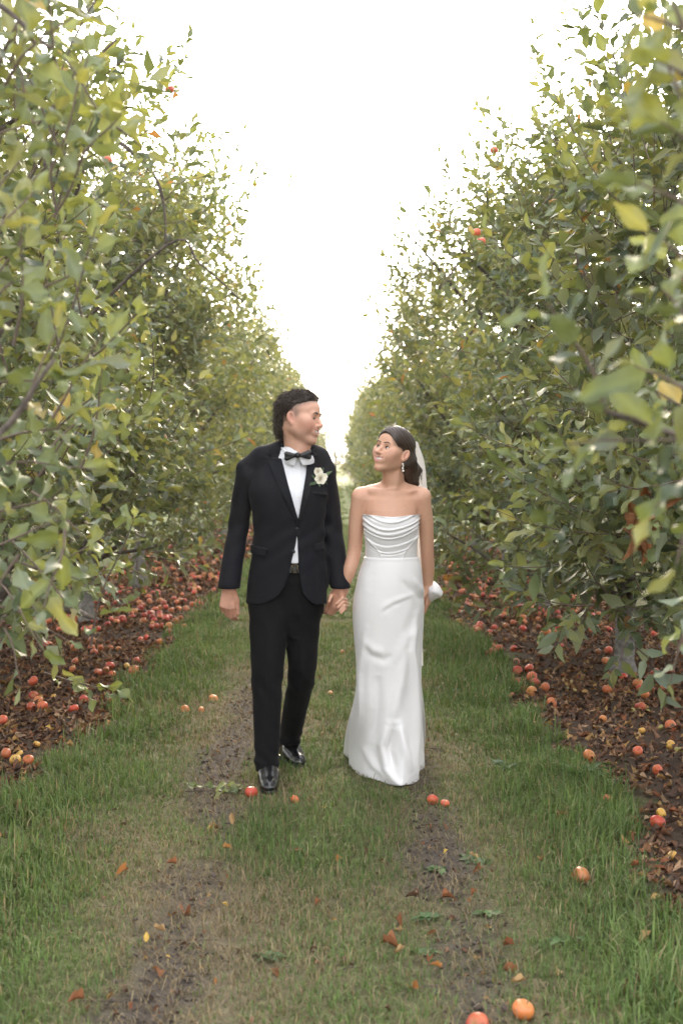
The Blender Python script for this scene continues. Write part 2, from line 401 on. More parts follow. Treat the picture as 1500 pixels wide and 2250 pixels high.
if TEST != 'people':
    litter(61, 19000, 4.6, 17, (-3.2, XL+.1), 1, 'leaf_litter', 'brown dead leaves covering the strip under the left tree row')
    litter(62, 17000, 4.6, 17, (XR-.1, 2.95), 1, 'leaf_litter', 'brown dead leaves covering the strip under the right tree row')
    litter(63, 6000, 17, 50, (-3.2, XL+.1), 1.8, 'leaf_litter', 'dead leaves far down under the left tree row', 1.3)
    litter(64, 6000, 17, 50, (XR-.1, 2.95), 1.8, 'leaf_litter', 'dead leaves far down under the right tree row', 1.3)
    rng = np.random.default_rng(67); n = 9000; x = rng.uniform(XL, XR, n); y = 3.4+rng.random(n)**1.5*12
    lit, tr, dry = zones(x, y); k = rng.random(n) < np.clip(tr*.55+.045, 0, 1)*(1-lit); x, y = x[k], y[k]; n = len(x)
    az_ = rng.uniform(0, 2*PI, n); d = np.stack([np.cos(az_), np.sin(az_), rng.normal(0, .3, n)], -1); nv = np.stack([rng.normal(0, .6, n), rng.normal(0, .6, n), np.ones(n)], -1)
    V, F, C = stamp_leaves(LT_DEAD, np.stack([x, y, gz(x, y)+rng.uniform(.003, .014, n)], -1), d, nv, rng.uniform(.008, .03, n), DEADC[rng.integers(0, len(DEADC), n)]*rng.uniform(.5, 1.15, (n, 1)), rng)
    tag(obj('leaf_crumbs', V, F, M_LITTER, None, C), 'crumbs of dead leaf scattered along the wheel tracks and grass', 'leaf litter', kind='stuff')
    # crumbs of bark and dry twigs on the bare soil
    rng = np.random.default_rng(65); bag = Bag()
    for i in range(900):
        side = rng.random() < .5
        y = 4+rng.random()**1.5*11
        x = rng.uniform(-3, XL) if rng.random() < .45 else (rng.uniform(XR, 2.9) if rng.random() < .7 else rng.choice([-.55, .41])+rng.normal(0, .12))
        a_ = rng.uniform(0, PI); ln = rng.uniform(.02, .13)
        z = gz(x, y)+.008
        q = np.array([(x-math.cos(a_)*ln/2, y-math.sin(a_)*ln/2, z), (x+rng.normal(0, .006), y, z+rng.uniform(0, .01)), (x+math.cos(a_)*ln/2, y+math.sin(a_)*ln/2, z)])
        V, Q, T = tube(q, [.0022, .002, .001], 4)
        bag.add(V, Q, T, np.array((.1, .075, .055))*rng.uniform(.5, 1.6))
    tag(bag.build('twig_litter', M_SHOOT), 'small dry twigs scattered over the soil and leaf litter', 'twigs', kind='stuff')
    # broken clods of earth in the wheel tracks and on the bare strips
    rng = np.random.default_rng(66); n = 5500
    y = 3.5+rng.random(n)**1.5*9; x = np.where(rng.random(n) < .6, np.where(rng.random(n) < .5, -.55, .41)+rng.normal(0, .17, n), np.where(rng.random(n) < .5, rng.uniform(-2.9, XL, n), rng.uniform(XR, 2.8, n)))
    lit, tr, dry = zones(x, y); k = rng.random(n) < np.clip(tr*1.3+lit*.8, 0, 1); x, y = x[k], y[k]; n = len(x)
    O8 = np.array([(1, 0, 0), (0, 1, 0), (-1, 0, 0), (0, -1, 0), (0, 0, 1), (0, 0, -1)], float); T8 = np.array([(0, 1, 4), (1, 2, 4), (2, 3, 4), (3, 0, 4), (1, 0, 5), (2, 1, 5), (3, 2, 5), (0, 3, 5)])
    sz = rng.uniform(.003, .011, n)*(1+.8*(rng.random(n) < .08))
    V = np.stack([x, y, gz(x, y)+.002], -1)[:, None, :]+sz[:, None, None]*(O8[None]*rng.uniform(.6, 1.3, (n, 6, 1))+rng.normal(0, .25, (n, 6, 3)))*(1, 1, .7)
    T = (np.arange(n)[:, None, None]*6+T8[None]).reshape(-1, 3); C = np.repeat(np.array((.075, .06, .05))*rng.uniform(.5, 1.7, (n, 1)), 6, 0)
    tag(obj('soil_clods', V.reshape(-1, 3), T, M_BARK, None, C, smooth=True), 'crumbly dark earth clods in the wheel tracks and strips', 'soil', kind='stuff')
# ------------------------------------------------------------------ apple trees
LT = [leaf_template(4, 3, w_, f, dr, wv, 0, s) for w_, f, dr, wv, s in ((.45, .35, .35, .6, 1), (.40, .6, .6, 1, 2), (.48, .25, .15, .5, 3), (.42, .8, .3, .8, 4))]
LEAFC = np.array([(.080, .106, .044), (.100, .126, .052), (.125, .148, .058), (.050, .072, .038), (.148, .16, .068), (.110, .130, .082), (.062, .086, .04)])
AUTC = np.array([(.22, .18, .06), (.22, .11, .04), (.18, .18, .06)])
class Crown:
    """leaves (position, direction, normal, size, colour) and shoots of one tree"""
    def __init__(s, seed): s.rng = np.random.default_rng(seed); s.p = []; s.d = []; s.n = []; s.s = []; s.c = []; s.f = []; s.tw = Bag()
    def leaves(s, p, d, n, size, force=False):
        m = len(p); rng = s.rng
        c = LEAFC[rng.integers(0, len(LEAFC), m)]*rng.uniform(.75, 1.3, (m, 1))
        au = rng.random(m) < .022; c[au] = AUTC[rng.integers(0, 3, au.sum())]
        s.p.append(p); s.d.append(d); s.n.append(n); s.s.append(size); s.c.append(c); s.f.append(np.full(m, force))
    def shoot(s, b, e, sag=0.0, size=.085, gap=.030, r=.0035, force=False, start=.12, twig=True, dense=1.0):
        """a leafy shoot from b to e"""
        rng = s.rng; b = np.asarray(b, float); e = np.asarray(e, float)
        ln = np.linalg.norm(e-b); u = (e-b)/ln
        side = nrm(np.cross(u, rng.normal(0, 1, 3)))
        def at(t): return b[None]+(e-b)[None]*t[:, None]+np.array((0, 0, sag))[None]*(t*(1-t)*4)[:, None]*ln+side[None]*(.04*ln*np.sin(t*5))[:, None]
        k = max(4, int(ln*(1-start)/gap*dense)); t = np.linspace(start, 1, k)
        ph = rng.uniform(0, 6.28)+np.arange(k)*2.4+rng.normal(0, .3, k)
        a1 = nrm(np.cross(u, (.3, .5, .8))); a2 = np.cross(u, a1)
        rad = np.cos(ph)[:, None]*a1+np.sin(ph)[:, None]*a2
        op = (1.0-.55*t**3+rng.normal(0, .18, k))[:, None]       # leaves spread wide low down, close up at the tip
        d = nrm(u[None]*(.55+.5*t[:, None]**2)+rad*op+np.array((0, 0, -.16))+rng.normal(0, .12, (k, 3)))
        n = nrm(u[None]*.8-rad*.25+np.array((0, 0, .55))+rng.normal(0, .25, (k, 3)))
        sz = size*(.72+.4*np.sin(PI*np.clip(t*.9+.1, 0, 1)))*rng.uniform(.7, 1.18, k)
        pos = at(t); s.leaves(pos+d*sz[:, None]*.12, d, n, sz, force)
        if twig:
            q = at(np.linspace(0, 1, 5)); V, Q, T = tube(q, np.linspace(r, r*.4, 5), 4 if not force else 6, cap=False)
            s.tw.add(V, Q, T, np.array((.105, .075, .058))*rng.uniform(.8, 1.3))
    def done(s):
        for k in 'pdnscf': setattr(s, k, np.concatenate(getattr(s, k)))
ZS = np.array([.35, .6, 1.0, 1.6, 2.4, 3.2, 3.7, 4.15, 4.5])
AXs = np.array([.75, 1.02, 1.14, 1.22, 1.22, 1.12, .95, .66, .25])
def fill_crown(c, tx, ty, n_shoots, n_spurs, lowest=.35, keepfn=None, size=.085, topz=4.25, twigs=True, gap=.030, nb=44):
    """leafy shoots gathered round boughs, so the crown is lumpy with gaps between; returns the bough centres"""
    rng = c.rng; ph = rng.uniform(0, 6.28, 8)
    def env(phi, z):
        zz = z/topz*4.25
        return np.interp(zz, ZS, AXs)*(1+.17*math.sin(2*phi+ph[0]+z*1.3)+.15*math.sin(3*phi+ph[1]-2.1*z)+.12*math.sin(5*phi+ph[2]+3.3*z))
    def place(phi, z, rho):
        a = env(phi, z); return np.array((tx+a*rho*math.cos(phi), ty+1.62*min(1, a/.8)*rho*math.sin(phi), z))
    B = []
    while len(B) < nb:
        z = lowest+.1+(topz-lowest-.15)*rng.random(); phi = rng.uniform(0, 2*PI)
        if rng.random() > env(phi, z)/1.25+.1: continue
        B.append(place(phi, z, rng.uniform(.62, 1.0)))
    made = 0; tries = 0
    while made < n_shoots+n_spurs and tries < 60000:
        tries += 1; spur = made >= n_shoots
        if rng.random() < .76:
            pos = B[rng.integers(0, nb)]+rng.normal(0, 1, 3)*(.2, .25, .17)
        else:
            z = lowest+(topz-lowest)*rng.random(); phi = rng.uniform(0, 2*PI)
            if rng.random() > env(phi, z)/1.25+.1: continue
            pos = place(phi, z, rng.random()**.5*.95)
        z = pos[2]
        if z > topz or math.hypot((pos[0]-tx)/1.5, (pos[1]-ty)/1.95) > 1: continue
        if z < lowest-.12 or (keepfn and not keepfn(pos)): continue
        o = np.array((pos[0]-tx, .6*(pos[1]-ty), 0.)); o = o/max(np.linalg.norm(o), .15)
        if spur:
            e = pos+nrm(o*.5+rng.normal(0, .5, 3)+(0, 0, .5))*.05
            c.shoot(pos, e, 0, size*.9, .009, .004, twig=False, start=0); made += 1; continue
        up = rng.uniform(.15, 1.2) if z > .9 else rng.uniform(-.5, .7)
        if z > topz-.9: up += rng.uniform(.2, 1.2)
        u = nrm(o*rng.uniform(.25, 1.15)+np.array((0, 0, up))+rng.normal(0, .32, 3)); ln = rng.uniform(.16, .44); gp = gap
        if z > topz-1.0 and rng.random() < .28: ln = rng.uniform(.4, .85); u = nrm(u+(0, 0, .9)); gp = gap*1.35
        elif rng.random() < .1: ln = rng.uniform(.4, .65); gp = gap*1.2
        if z+u[2]*ln < .16: continue
        c.shoot(pos, pos+u*ln, rng.uniform(-.08, .03), size, gp, twig=twigs); made += 1
    return B
def trunk_mesh(rng, tx, ty, h=3.6):
    """tapering, slightly leaning trunk, limewashed near the ground"""
    q = bez([(tx, ty, -.05), (tx+rng.normal(0, .02), ty+rng.normal(0, .02), .35), (tx+rng.normal(0, .06), ty+rng.normal(0, .06), 1.1), (tx+rng.normal(0, .1), ty+rng.normal(0, .1), 2.2), (tx+rng.normal(0, .12), ty+rng.normal(0, .12), h)], 5)
    zz = q[:, 2]; r = np.interp(zz, [0, .12, .5, 1.5, 3.6], [.1, .072, .062, .048, .016])*rng.uniform(.9, 1.1)
    V, Q, T = tube(q, r, 12)
    V[:-2] += (rng.normal(0, .004, (len(V)-2, 3)))
    wash = sstep(.75, .45, V[:, 2]+.12*(vnoise(V[:, 0]*9, V[:, 2], 6, 3)-.5))*(.75+.25*vnoise(V[:, 1], V[:, 2], 14, 8))
    C = np.array((.11, .09, .075))*(1-wash[:, None])+np.array((.25, .235, .215))*wash[:, None]
    return V, [Q, T], C, q
def limbs(rng, q, B, n):
    """crooked limbs from the trunk out to the boughs"""
    out = []
    for e in B[:n]:
        dist = math.hypot(e[0]-q[0, 0], e[1]-q[0, 1]); z0 = min(max(.55, e[2]-rng.uniform(.35, .9)*dist), q[-1, 2]-.1)
        b = np.array([np.interp(z0, q[:, 2], q[:, k]) for k in range(3)]); m_ = (b+e)/2
        pts = [b, b+(e-b)*.3+np.array((rng.normal(0, .06), rng.normal(0, .06), .02)), b+(e-b)*.62+np.array((rng.normal(0, .09), rng.normal(0, .09), -.08+rng.normal(0, .05))), e+np.array((0, 0, .05)), e+nrm(e-b)*.3+np.array((0, 0, .15))]
        out.append((bez(pts, 5), rng.uniform(.018, .034)))
    return out
BARKC = np.array((.095, .078, .066))
def add_limb(tree, rng, q, r):
    V, Q, T = tube(q, np.linspace(r, r*.3, len(q))*rng.uniform(.85, 1.15, len(q)), 8)
    return obj('limb', V, [Q, T], M_BARK, tree, np.broadcast_to(BARKC*rng.uniform(.8, 1.25), (len(V), 3)))
# finely shaped leaves for the ones that can be told apart
HL = []
_r = np.random.default_rng(77)
for i in range(10):
    V, T, Q = leaf_template(7, 5, _r.uniform(.40, .52), _r.uniform(.2, .6), _r.uniform(.0, .65), _r.uniform(.5, 1.4), _r.uniform(-.2, .3), 100+i)
    pet = tube(np.array([(0, -.22, .03), (0, -.1, .0), (0, .02, 0)]), [.012, .012, .01], 4, cap=False)
    n0 = len(V); c = (LEAFC[i % 6]*_r.uniform(.85, 1.25)) if i < 9 else AUTC[0]
    C = np.vstack([np.broadcast_to(c, (n0, 3)), np.broadcast_to(c*1.25+.01, (len(pet[0]), 3))])
    mid = np.abs(V[:, 0]) < 1e-6; C[:n0][mid] *= 1.25
    HL.append(make_mesh('leaf', np.vstack([V, pet[0]]), [T, np.vstack([Q, pet[1]+n0])], C, True, M_LEAF))
def single_leaf(tree, p, d, n, s, k):
    d = nrm(d); n = nrm(n-(n*d).sum()*d); x = np.cross(d, n)
    o = put('leaf', HL[k], tree)
    Mx = Matrix(((x[0]*s, d[0]*s, n[0]*s, p[0]-tree.location[0]), (x[1]*s, d[1]*s, n[1]*s, p[1]-tree.location[1]), (x[2]*s, d[2]*s, n[2]*s, p[2]-tree.location[2]), (0, 0, 0, 1)))
    o.matrix_local = Mx; return o
def finish_crown(tree, c, nparts, side):
    c.done(); keep = np.ones(len(c.p), bool)
    if nparts:
        px = 740+FPX*c.p[:, 0]/np.maximum(c.p[:, 1], .3); py = 1015-FPX*(c.p[:, 2]-CAMZ)/np.maximum(c.p[:, 1], .3)
        inf = (px > -10) & (px < 1510) & (py > -10) & (py < 2260) & (c.p[:, 1] > .5)
        score = np.where(inf, c.p[:, 1]+(c.p[:, 0]*1.3 if side > 0 else -c.p[:, 0]*1.3), 1e6)-np.where(c.f & inf, 100, 0)
        ix = np.argsort(score)[:nparts]; ix = ix[score[ix] < 1e5]
        keep[ix] = False
        for j in ix:
            single_leaf(tree, c.p[j], c.d[j], c.n[j], c.s[j], 9 if c.rng.random() < .012 else int(c.rng.integers(0, 9)))
    if keep.sum():
        V, F, C = stamp_leaves(LT, c.p[keep], c.d[keep], c.n[keep], c.s[keep], c.c[keep], c.rng)
        tag(obj('crown', V, F, M_LEAF, tree, C), kind='stuff')
    if c.tw.n: tag(c.tw.build('shoots', M_SHOOT, tree), kind='stuff')

_O1 = 'first second third fourth fifth sixth seventh eighth ninth tenth eleventh twelfth thirteenth fourteenth fifteenth sixteenth seventeenth eighteenth nineteenth'.split()
ORD = _O1+['twentieth']+['twenty-'+w_ for w_ in _O1[:9]]+['thirtieth']+['thirty-'+w_ for w_ in _O1[:9]]+['fortieth']+['forty-'+w_ for w_ in _O1[:9]]
ORD12 = ['first', 'second', 'third', 'fourth', 'fifth', 'sixth', 'seventh', 'eighth', 'ninth', 'tenth', 'eleventh', 'twelfth']
def in_view_near(p, lim):
    """true when a point would hang close in front of the camera inside the picture"""
    return p[1] < lim and p[1] > .2 and abs(p[0]/p[1]) < .27 and abs((p[2]-CAMZ)/p[1]) < .42
def corridor(p):
    """keep boughs out of the walking alley"""
    if p[1] < 6.0 and abs(p[0]-(-.14 if p[0] < 0 else -.14)) < .75 : return False
    return True
def near_tree(tx, ty, seed, side, n_shoots, n_spurs, label, group, nparts, extra=(), custom_limbs=(), topz=4.25, keepfn=None, nlimbs=22, lowest=.3, size=.110):
    rng = np.random.default_rng(seed)
    tree = empty('apple_tree', (tx, ty, 0), label, 'tree', group)
    V, F, C, q = trunk_mesh(rng, tx, ty, topz-.7); obj('trunk', V, F, M_BARK, tree, C)
    for pts, r in custom_limbs:
        add_limb(tree, rng, bez(pts, 6), r)
    c = Crown(seed+1)
    fgd = 1.15 if ty == 1.7 else 1.0
    for e in extra:
        px0, py0, px1, py1, d0, d1, sz = e[:7]; opt = e[7] if len(e) > 7 else {}
        c.shoot(P(px0, py0, d0*fgd), P(px1, py1, d1*fgd), opt.get('sag', .03), sz, opt.get('gap', .034), opt.get('r', .004), True, opt.get('start', .1))
    if n_shoots:
        B = fill_crown(c, tx, ty, n_shoots, n_spurs, lowest, keepfn, size, topz)
        for lq, r in limbs(rng, q, B, nlimbs):
            if keepfn and not (keepfn(lq[-1]) and keepfn(lq[-8])): continue
            add_limb(tree, rng, lq, r)
    finish_crown(tree, c, nparts, side)
    return tree
if TEST != 'people':
    kf = lambda p: (not in_view_near(p, 4.6)) and corridor(p)
    GL, GR = 'apple trees of the left row', 'apple trees of the right row'
    # --- foreground boughs of the trees beside the camera: (px,py) base -> (px,py) tip, depths, leaf size
    FL = [(128, 760, 218, 500, 2.9, 2.85, .10, dict(gap=.03)), (60, 900, 130, 745, 2.95, 2.9, .09), (-60, -20, 120, 110, 3.3, 3.25, .095), (110, 100, 235, 265, 3.25, 3.2, .095), (230, 262, 320, 330, 3.2, 3.2, .09),
          (30, 760, 60, 470, 2.7, 2.65, .10), (-40, 560, 70, 420, 2.6, 2.6, .10), (-60, 330, 90, 260, 2.9, 2.9, .095), (-60, 860, 120, 830, 2.8, 2.8, .10), (-40, 990, 150, 930, 2.9, 2.9, .095),
          (-60, 1040, 210, 1020, 3.0, 2.95, .095), (-50, 1130, 150, 1100, 3.1, 3.05, .095), (-40, 1210, 130, 1150, 3.2, 3.2, .09), (-60, 700, 30, 620, 2.5, 2.5, .10), (60, 640, 190, 600, 3.1, 3.1, .09),
          (20, 1180, 150, 1330, 3.5, 3.45, .09), (-30, 1260, 100, 1420, 3.6, 3.5, .09), (30, 1230, 200, 1290, 3.6, 3.6, .09), (-30, 1180, 80, 1360, 3.4, 3.4, .09), (10, 1380, 50, 1500, 3.6, 3.6, .085),
          (-20, 1330, 150, 1400, 3.7, 3.7, .085), (40, 1330, 130, 1470, 3.8, 3.8, .085), (-40, 480, 40, 350, 2.8, 2.8, .1), (60, 420, 140, 330, 3.4, 3.4, .09), (120, 480, 160, 330, 3.6, 3.6, .09),
          (-40, 160, 60, 60, 3.0, 3.0, .1), (100, 1000, 200, 900, 3.4, 3.4, .09), (70, 1080, 190, 1180, 3.5, 3.5, .09)]
    fg = np.random.default_rng(55)
    for k in range(46):          # more upright leafy shoots along the left edge
        px = fg.uniform(-90, 190); py = fg.uniform(40, 1330); d = fg.uniform(2.6, 4.2); a = fg.uniform(-.5, .9); ln = fg.uniform(150, 300)
        if px > 150 and py > 1050: continue
        FL.append((px, py, px+ln*math.sin(a), py-ln*math.cos(a)*(1 if py < 1050 else fg.choice([-.8, .7])), d, d-fg.uniform(0, .15), fg.uniform(.085, .11), dict(gap=.03)))
    near_tree(TRL, 1.7, 201, -1, 0, 0, 'leafy apple boughs hanging closest to the camera along the left edge', GL, 300, FL,
              [([(TRL, 1.7, 1.2), P(-420, 1150, 2.6), P(-60, 1190, 3.3)], .02), ([(TRL, 1.7, 1.5), P(-500, 950, 2.4), P(-50, 980, 2.9), P(120, 790, 2.9)], .016), ([(TRL, 1.7, 1.9), P(-400, 200, 2.8), P(-60, 0, 3.3), P(110, 105, 3.25)], .014), ([(TRL, 1.7, 1.7), P(-500, 700, 2.3), P(-60, 620, 2.6)], .014)], nlimbs=6)
    FR = [(1330, 905, 1212, 660, 2.35, 2.3, .095, dict(gap=.026)), (1520, 965, 1335, 910, 2.4, 2.35, .095), (1530, 960, 1250, 985, 2.35, 2.3, .1), (1540, 880, 1390, 800, 2.3, 2.25, .1), (1540, 1010, 1440, 1120, 2.3, 2.3, .1),
          (1530, 90, 1400, 25, 2.1, 2.1, .08, dict(gap=.05)), (1540, 190, 1440, 130, 2.1, 2.1, .09), (1540, 330, 1450, 270, 2.1, 2.1, .1), (1540, 480, 1410, 400, 2.1, 2.1, .1), (1550, 600, 1430, 520, 2.2, 2.2, .1), (1540, 720, 1450, 640, 2.2, 2.2, .09),
          (1530, 1060, 1490, 1240, 2.3, 2.3, .09), (1520, 1330, 1470, 1500, 3.6, 3.6, .085), (1540, 1250, 1500, 1400, 3.4, 3.4, .085), (1500, 60, 1460, -30, 2.0, 2.0, .09)]
    for k in range(7):
        px = fg.uniform(1500, 1600); py = fg.uniform(80, 1250); d = fg.uniform(2.2, 3.4); a = fg.uniform(-1.3, .3); ln = fg.uniform(140, 260)
        FR.append((px, py, px+ln*math.sin(a), py-ln*math.cos(a), d, d-fg.uniform(0, .1), fg.uniform(.085, .105), dict(gap=.03)))
    near_tree(TRR, 1.9, 202, 1, 0, 0, 'blurred apple boughs hanging closest to the camera along the right edge', GR, 300, FR,
              [([(TRR, 1.9, 1.2), P(1900, 1050, 2.2), P(1530, 968, 2.4), P(1330, 905, 2.35)], .012), ([(TRR, 1.9, 1.6), P(1850, 500, 2.1), P(1560, 300, 2.1)], .014)], nlimbs=6)
    EL = [(200, 1420, 285, 1140, 4.4, 4.35, .085, dict(gap=.04)), (330, 880, 330, 640, 7.5, 7.4, .085), (140, 900, 142, 600, 6, 6, .085)]
    near_tree(TRL, 5.6, 203, -1, 1100, 450, 'nearest full apple tree of the left row', GL, 300, EL,
              [([(TRL, 5.6, 1.0), P(60, 1330, 4.9), P(215, 1360, 4.5)], .02)], keepfn=kf, topz=4.2, lowest=.85)
    near_tree(TRL, 9.5, 204, -1, 1300, 520, 'second full apple tree of the left row with a bare dark limb against the sky', GL, 300,
              [(230, 330, 365, 105, 10, 10, .1), (260, 330, 410, 135, 10, 9.9, .1), (300, 390, 505, 290, 9.8, 9.6, .1), (330, 470, 490, 380, 9.7, 9.5, .1), (300, 300, 450, 300, 9.8, 9.8, .1), (360, 560, 470, 470, 9.6, 9.5, .1), (240, 240, 300, 60, 9.5, 9.5, .1)],
              [([(TRL+.1, 9.5, 2.6), P(150, 240, 9.8), P(260, 310, 9.6), P(335, 380, 9.5), P(360, 450, 9.4), P(365, 540, 9.3)], .022), ([(TRL+.3, 9.5, 2.1), P(365, 540, 9.3), P(440, 580, 9.3), P(535, 665, 9.3)], .012)], keepfn=kf, topz=4.35, lowest=.62)
    near_tree(TRL, 13.4, 205, -1, 1250, 480, 'third full apple tree of the left row', GL, 300, [(520, 700, 520, 560, 14, 14, .085), (430, 660, 430, 560, 13, 13, .085)], keepfn=kf, topz=4.3, lowest=.6)
    ER = [(1190, 1000, 1078, 755, 7.2, 7.0, .085, dict(gap=.045)), (1390, 640, 1392, 170, 8.7, 8.6, .085, dict(gap=.05)), (1225, 420, 1165, 110, 10.3, 10.2, .095, dict(gap=.045)), (1190, 480, 1035, 235, 10.6, 10.6, .095), (1190, 500, 1075, 330, 10, 10, .1), (1160, 560, 1010, 440, 10, 10, .1),
          (1340, 1250, 1070, 1150, 8.6, 8.4, .085), (1330, 1290, 1100, 1200, 8.7, 8.3, .085), (1300, 1330, 1190, 1400, 8.6, 8.3, .085), (1180, 650, 1040, 520, 9, 9, .085), (1200, 560, 1060, 540, 9.3, 9.2, .085), (1260, 310, 1130, 300, 9.5, 9.4, .085)]
    near_tree(TRR, 6.1, 206, 1, 900, 420, 'nearest full apple tree of the right row, mostly beyond the right edge', GR, 300, [], keepfn=lambda p: kf(p) and not (p[0]/p[1] < .165), topz=3.25, lowest=.7)
    near_tree(TRR, 10.3, 207, 1, 1350, 540, 'second full apple tree of the right row with a crooked thick limb', GR, 300, ER,
              [([(TRR, 10.3, 1.9), P(1500, 640, 9.8), P(1420, 500, 9.6), P(1385, 570, 9.4), P(1310, 605, 9.3), P(1270, 600, 9.2)], .05), ([(TRR, 10.3, 2.6), P(1450, 370, 9.8), P(1340, 300, 9.6), P(1260, 285, 9.5)], .022), ([(TRR, 10.3, 2.2), P(1290, 390, 9.9), P(1190, 450, 9.7)], .024)], keepfn=kf, topz=3.85, lowest=.42)
    near_tree(TRR, 14.35, 208, 1, 1250, 480, 'third full apple tree of the right row with a pale trunk base', GR, 300, [(1000, 540, 960, 450, 15, 15, .085)],
              [([(TRR, 14.35, 2.3), P(1120, 640, 14), P(1000, 780, 13.6)], .028), ([(TRR, 14.35, 2.9), P(1050, 560, 14), P(960, 640, 13.7)], .024)], keepfn=kf, topz=4.3, lowest=.5)
    # --- the rest of the rows: three crowns shared by copies
    far = []
    for v in range(3):
        rng = np.random.default_rng(300+v); c = Crown(310+v)
        V, F, C, q = trunk_mesh(rng, 0, 0, 3.6); tm = make_mesh('trunk', V, F, C, True, M_BARK)
        lm = []
        B = fill_crown(c, 0, 0, 720, 300, .5, None, .12, 4.2, False, .036); c.done()
        for lq, r in limbs(rng, q, B, 8):
            V, Q, T = tube(lq, np.linspace(r, r*.3, len(lq)), 6); lm.append(make_mesh('limb', V, [Q, T], np.broadcast_to(BARKC, (len(V), 3)), True, M_BARK))
        V, F, C = stamp_leaves(LT, c.p, c.d, c.n, c.s, c.c, c.rng)
        far.append((tm, lm, make_mesh('crown', V, F, C, True, M_LEAF)))
    fr = np.random.default_rng(9)
    def far_tree(x, y, v, label, group):
        t = empty('apple_tree', (x+fr.normal(0, .06), y+fr.normal(0, .15), 0), label, 'tree', group)
        flip = fr.choice([0, PI]); t.rotation_euler = (0, 0, flip+fr.normal(0, .12)); s = fr.uniform(.98, 1.14); t.scale = (s, s, s*fr.uniform(.88, 1.08))
        tm, lm, cm = far[v]
        put('trunk', tm, t)
        for l_ in lm: put('limb', l_, t)
        tag(put('crown', cm, t), kind='stuff'); return t
    for row, x0, ys0, side, g in ((0, TRL, 17.3, 'left', GL), (1, TRR, 18.4, 'right', GR)):
        for k in range(18):
            lab = f'{ORD[k+3]} full apple tree counted down the {side} row' if k < 6 else f'small distant apple tree far down the {side} row'
            far_tree(x0, ys0+k*3.95, int((k*2+row) % 3), lab, g if k < 6 else f'distant apple trees of the {side} row')
    for x0, ys0, side in ((TRL-ALLEY, 6, 'left'), (TRR+ALLEY, 7, 'right')):
        for k in range(9):
            far_tree(x0, ys0+k*3.95, k % 3, f'apple tree of the next row behind the {side} row', f'apple trees behind the {side} row')
    for k in range(7):            # headland trees closing the alley
        far_tree(-7+k*2.3, 92+fr.uniform(-1, 1), k % 3, 'tiny apple tree closing the far end of the alley', 'trees at the far end of the alley')
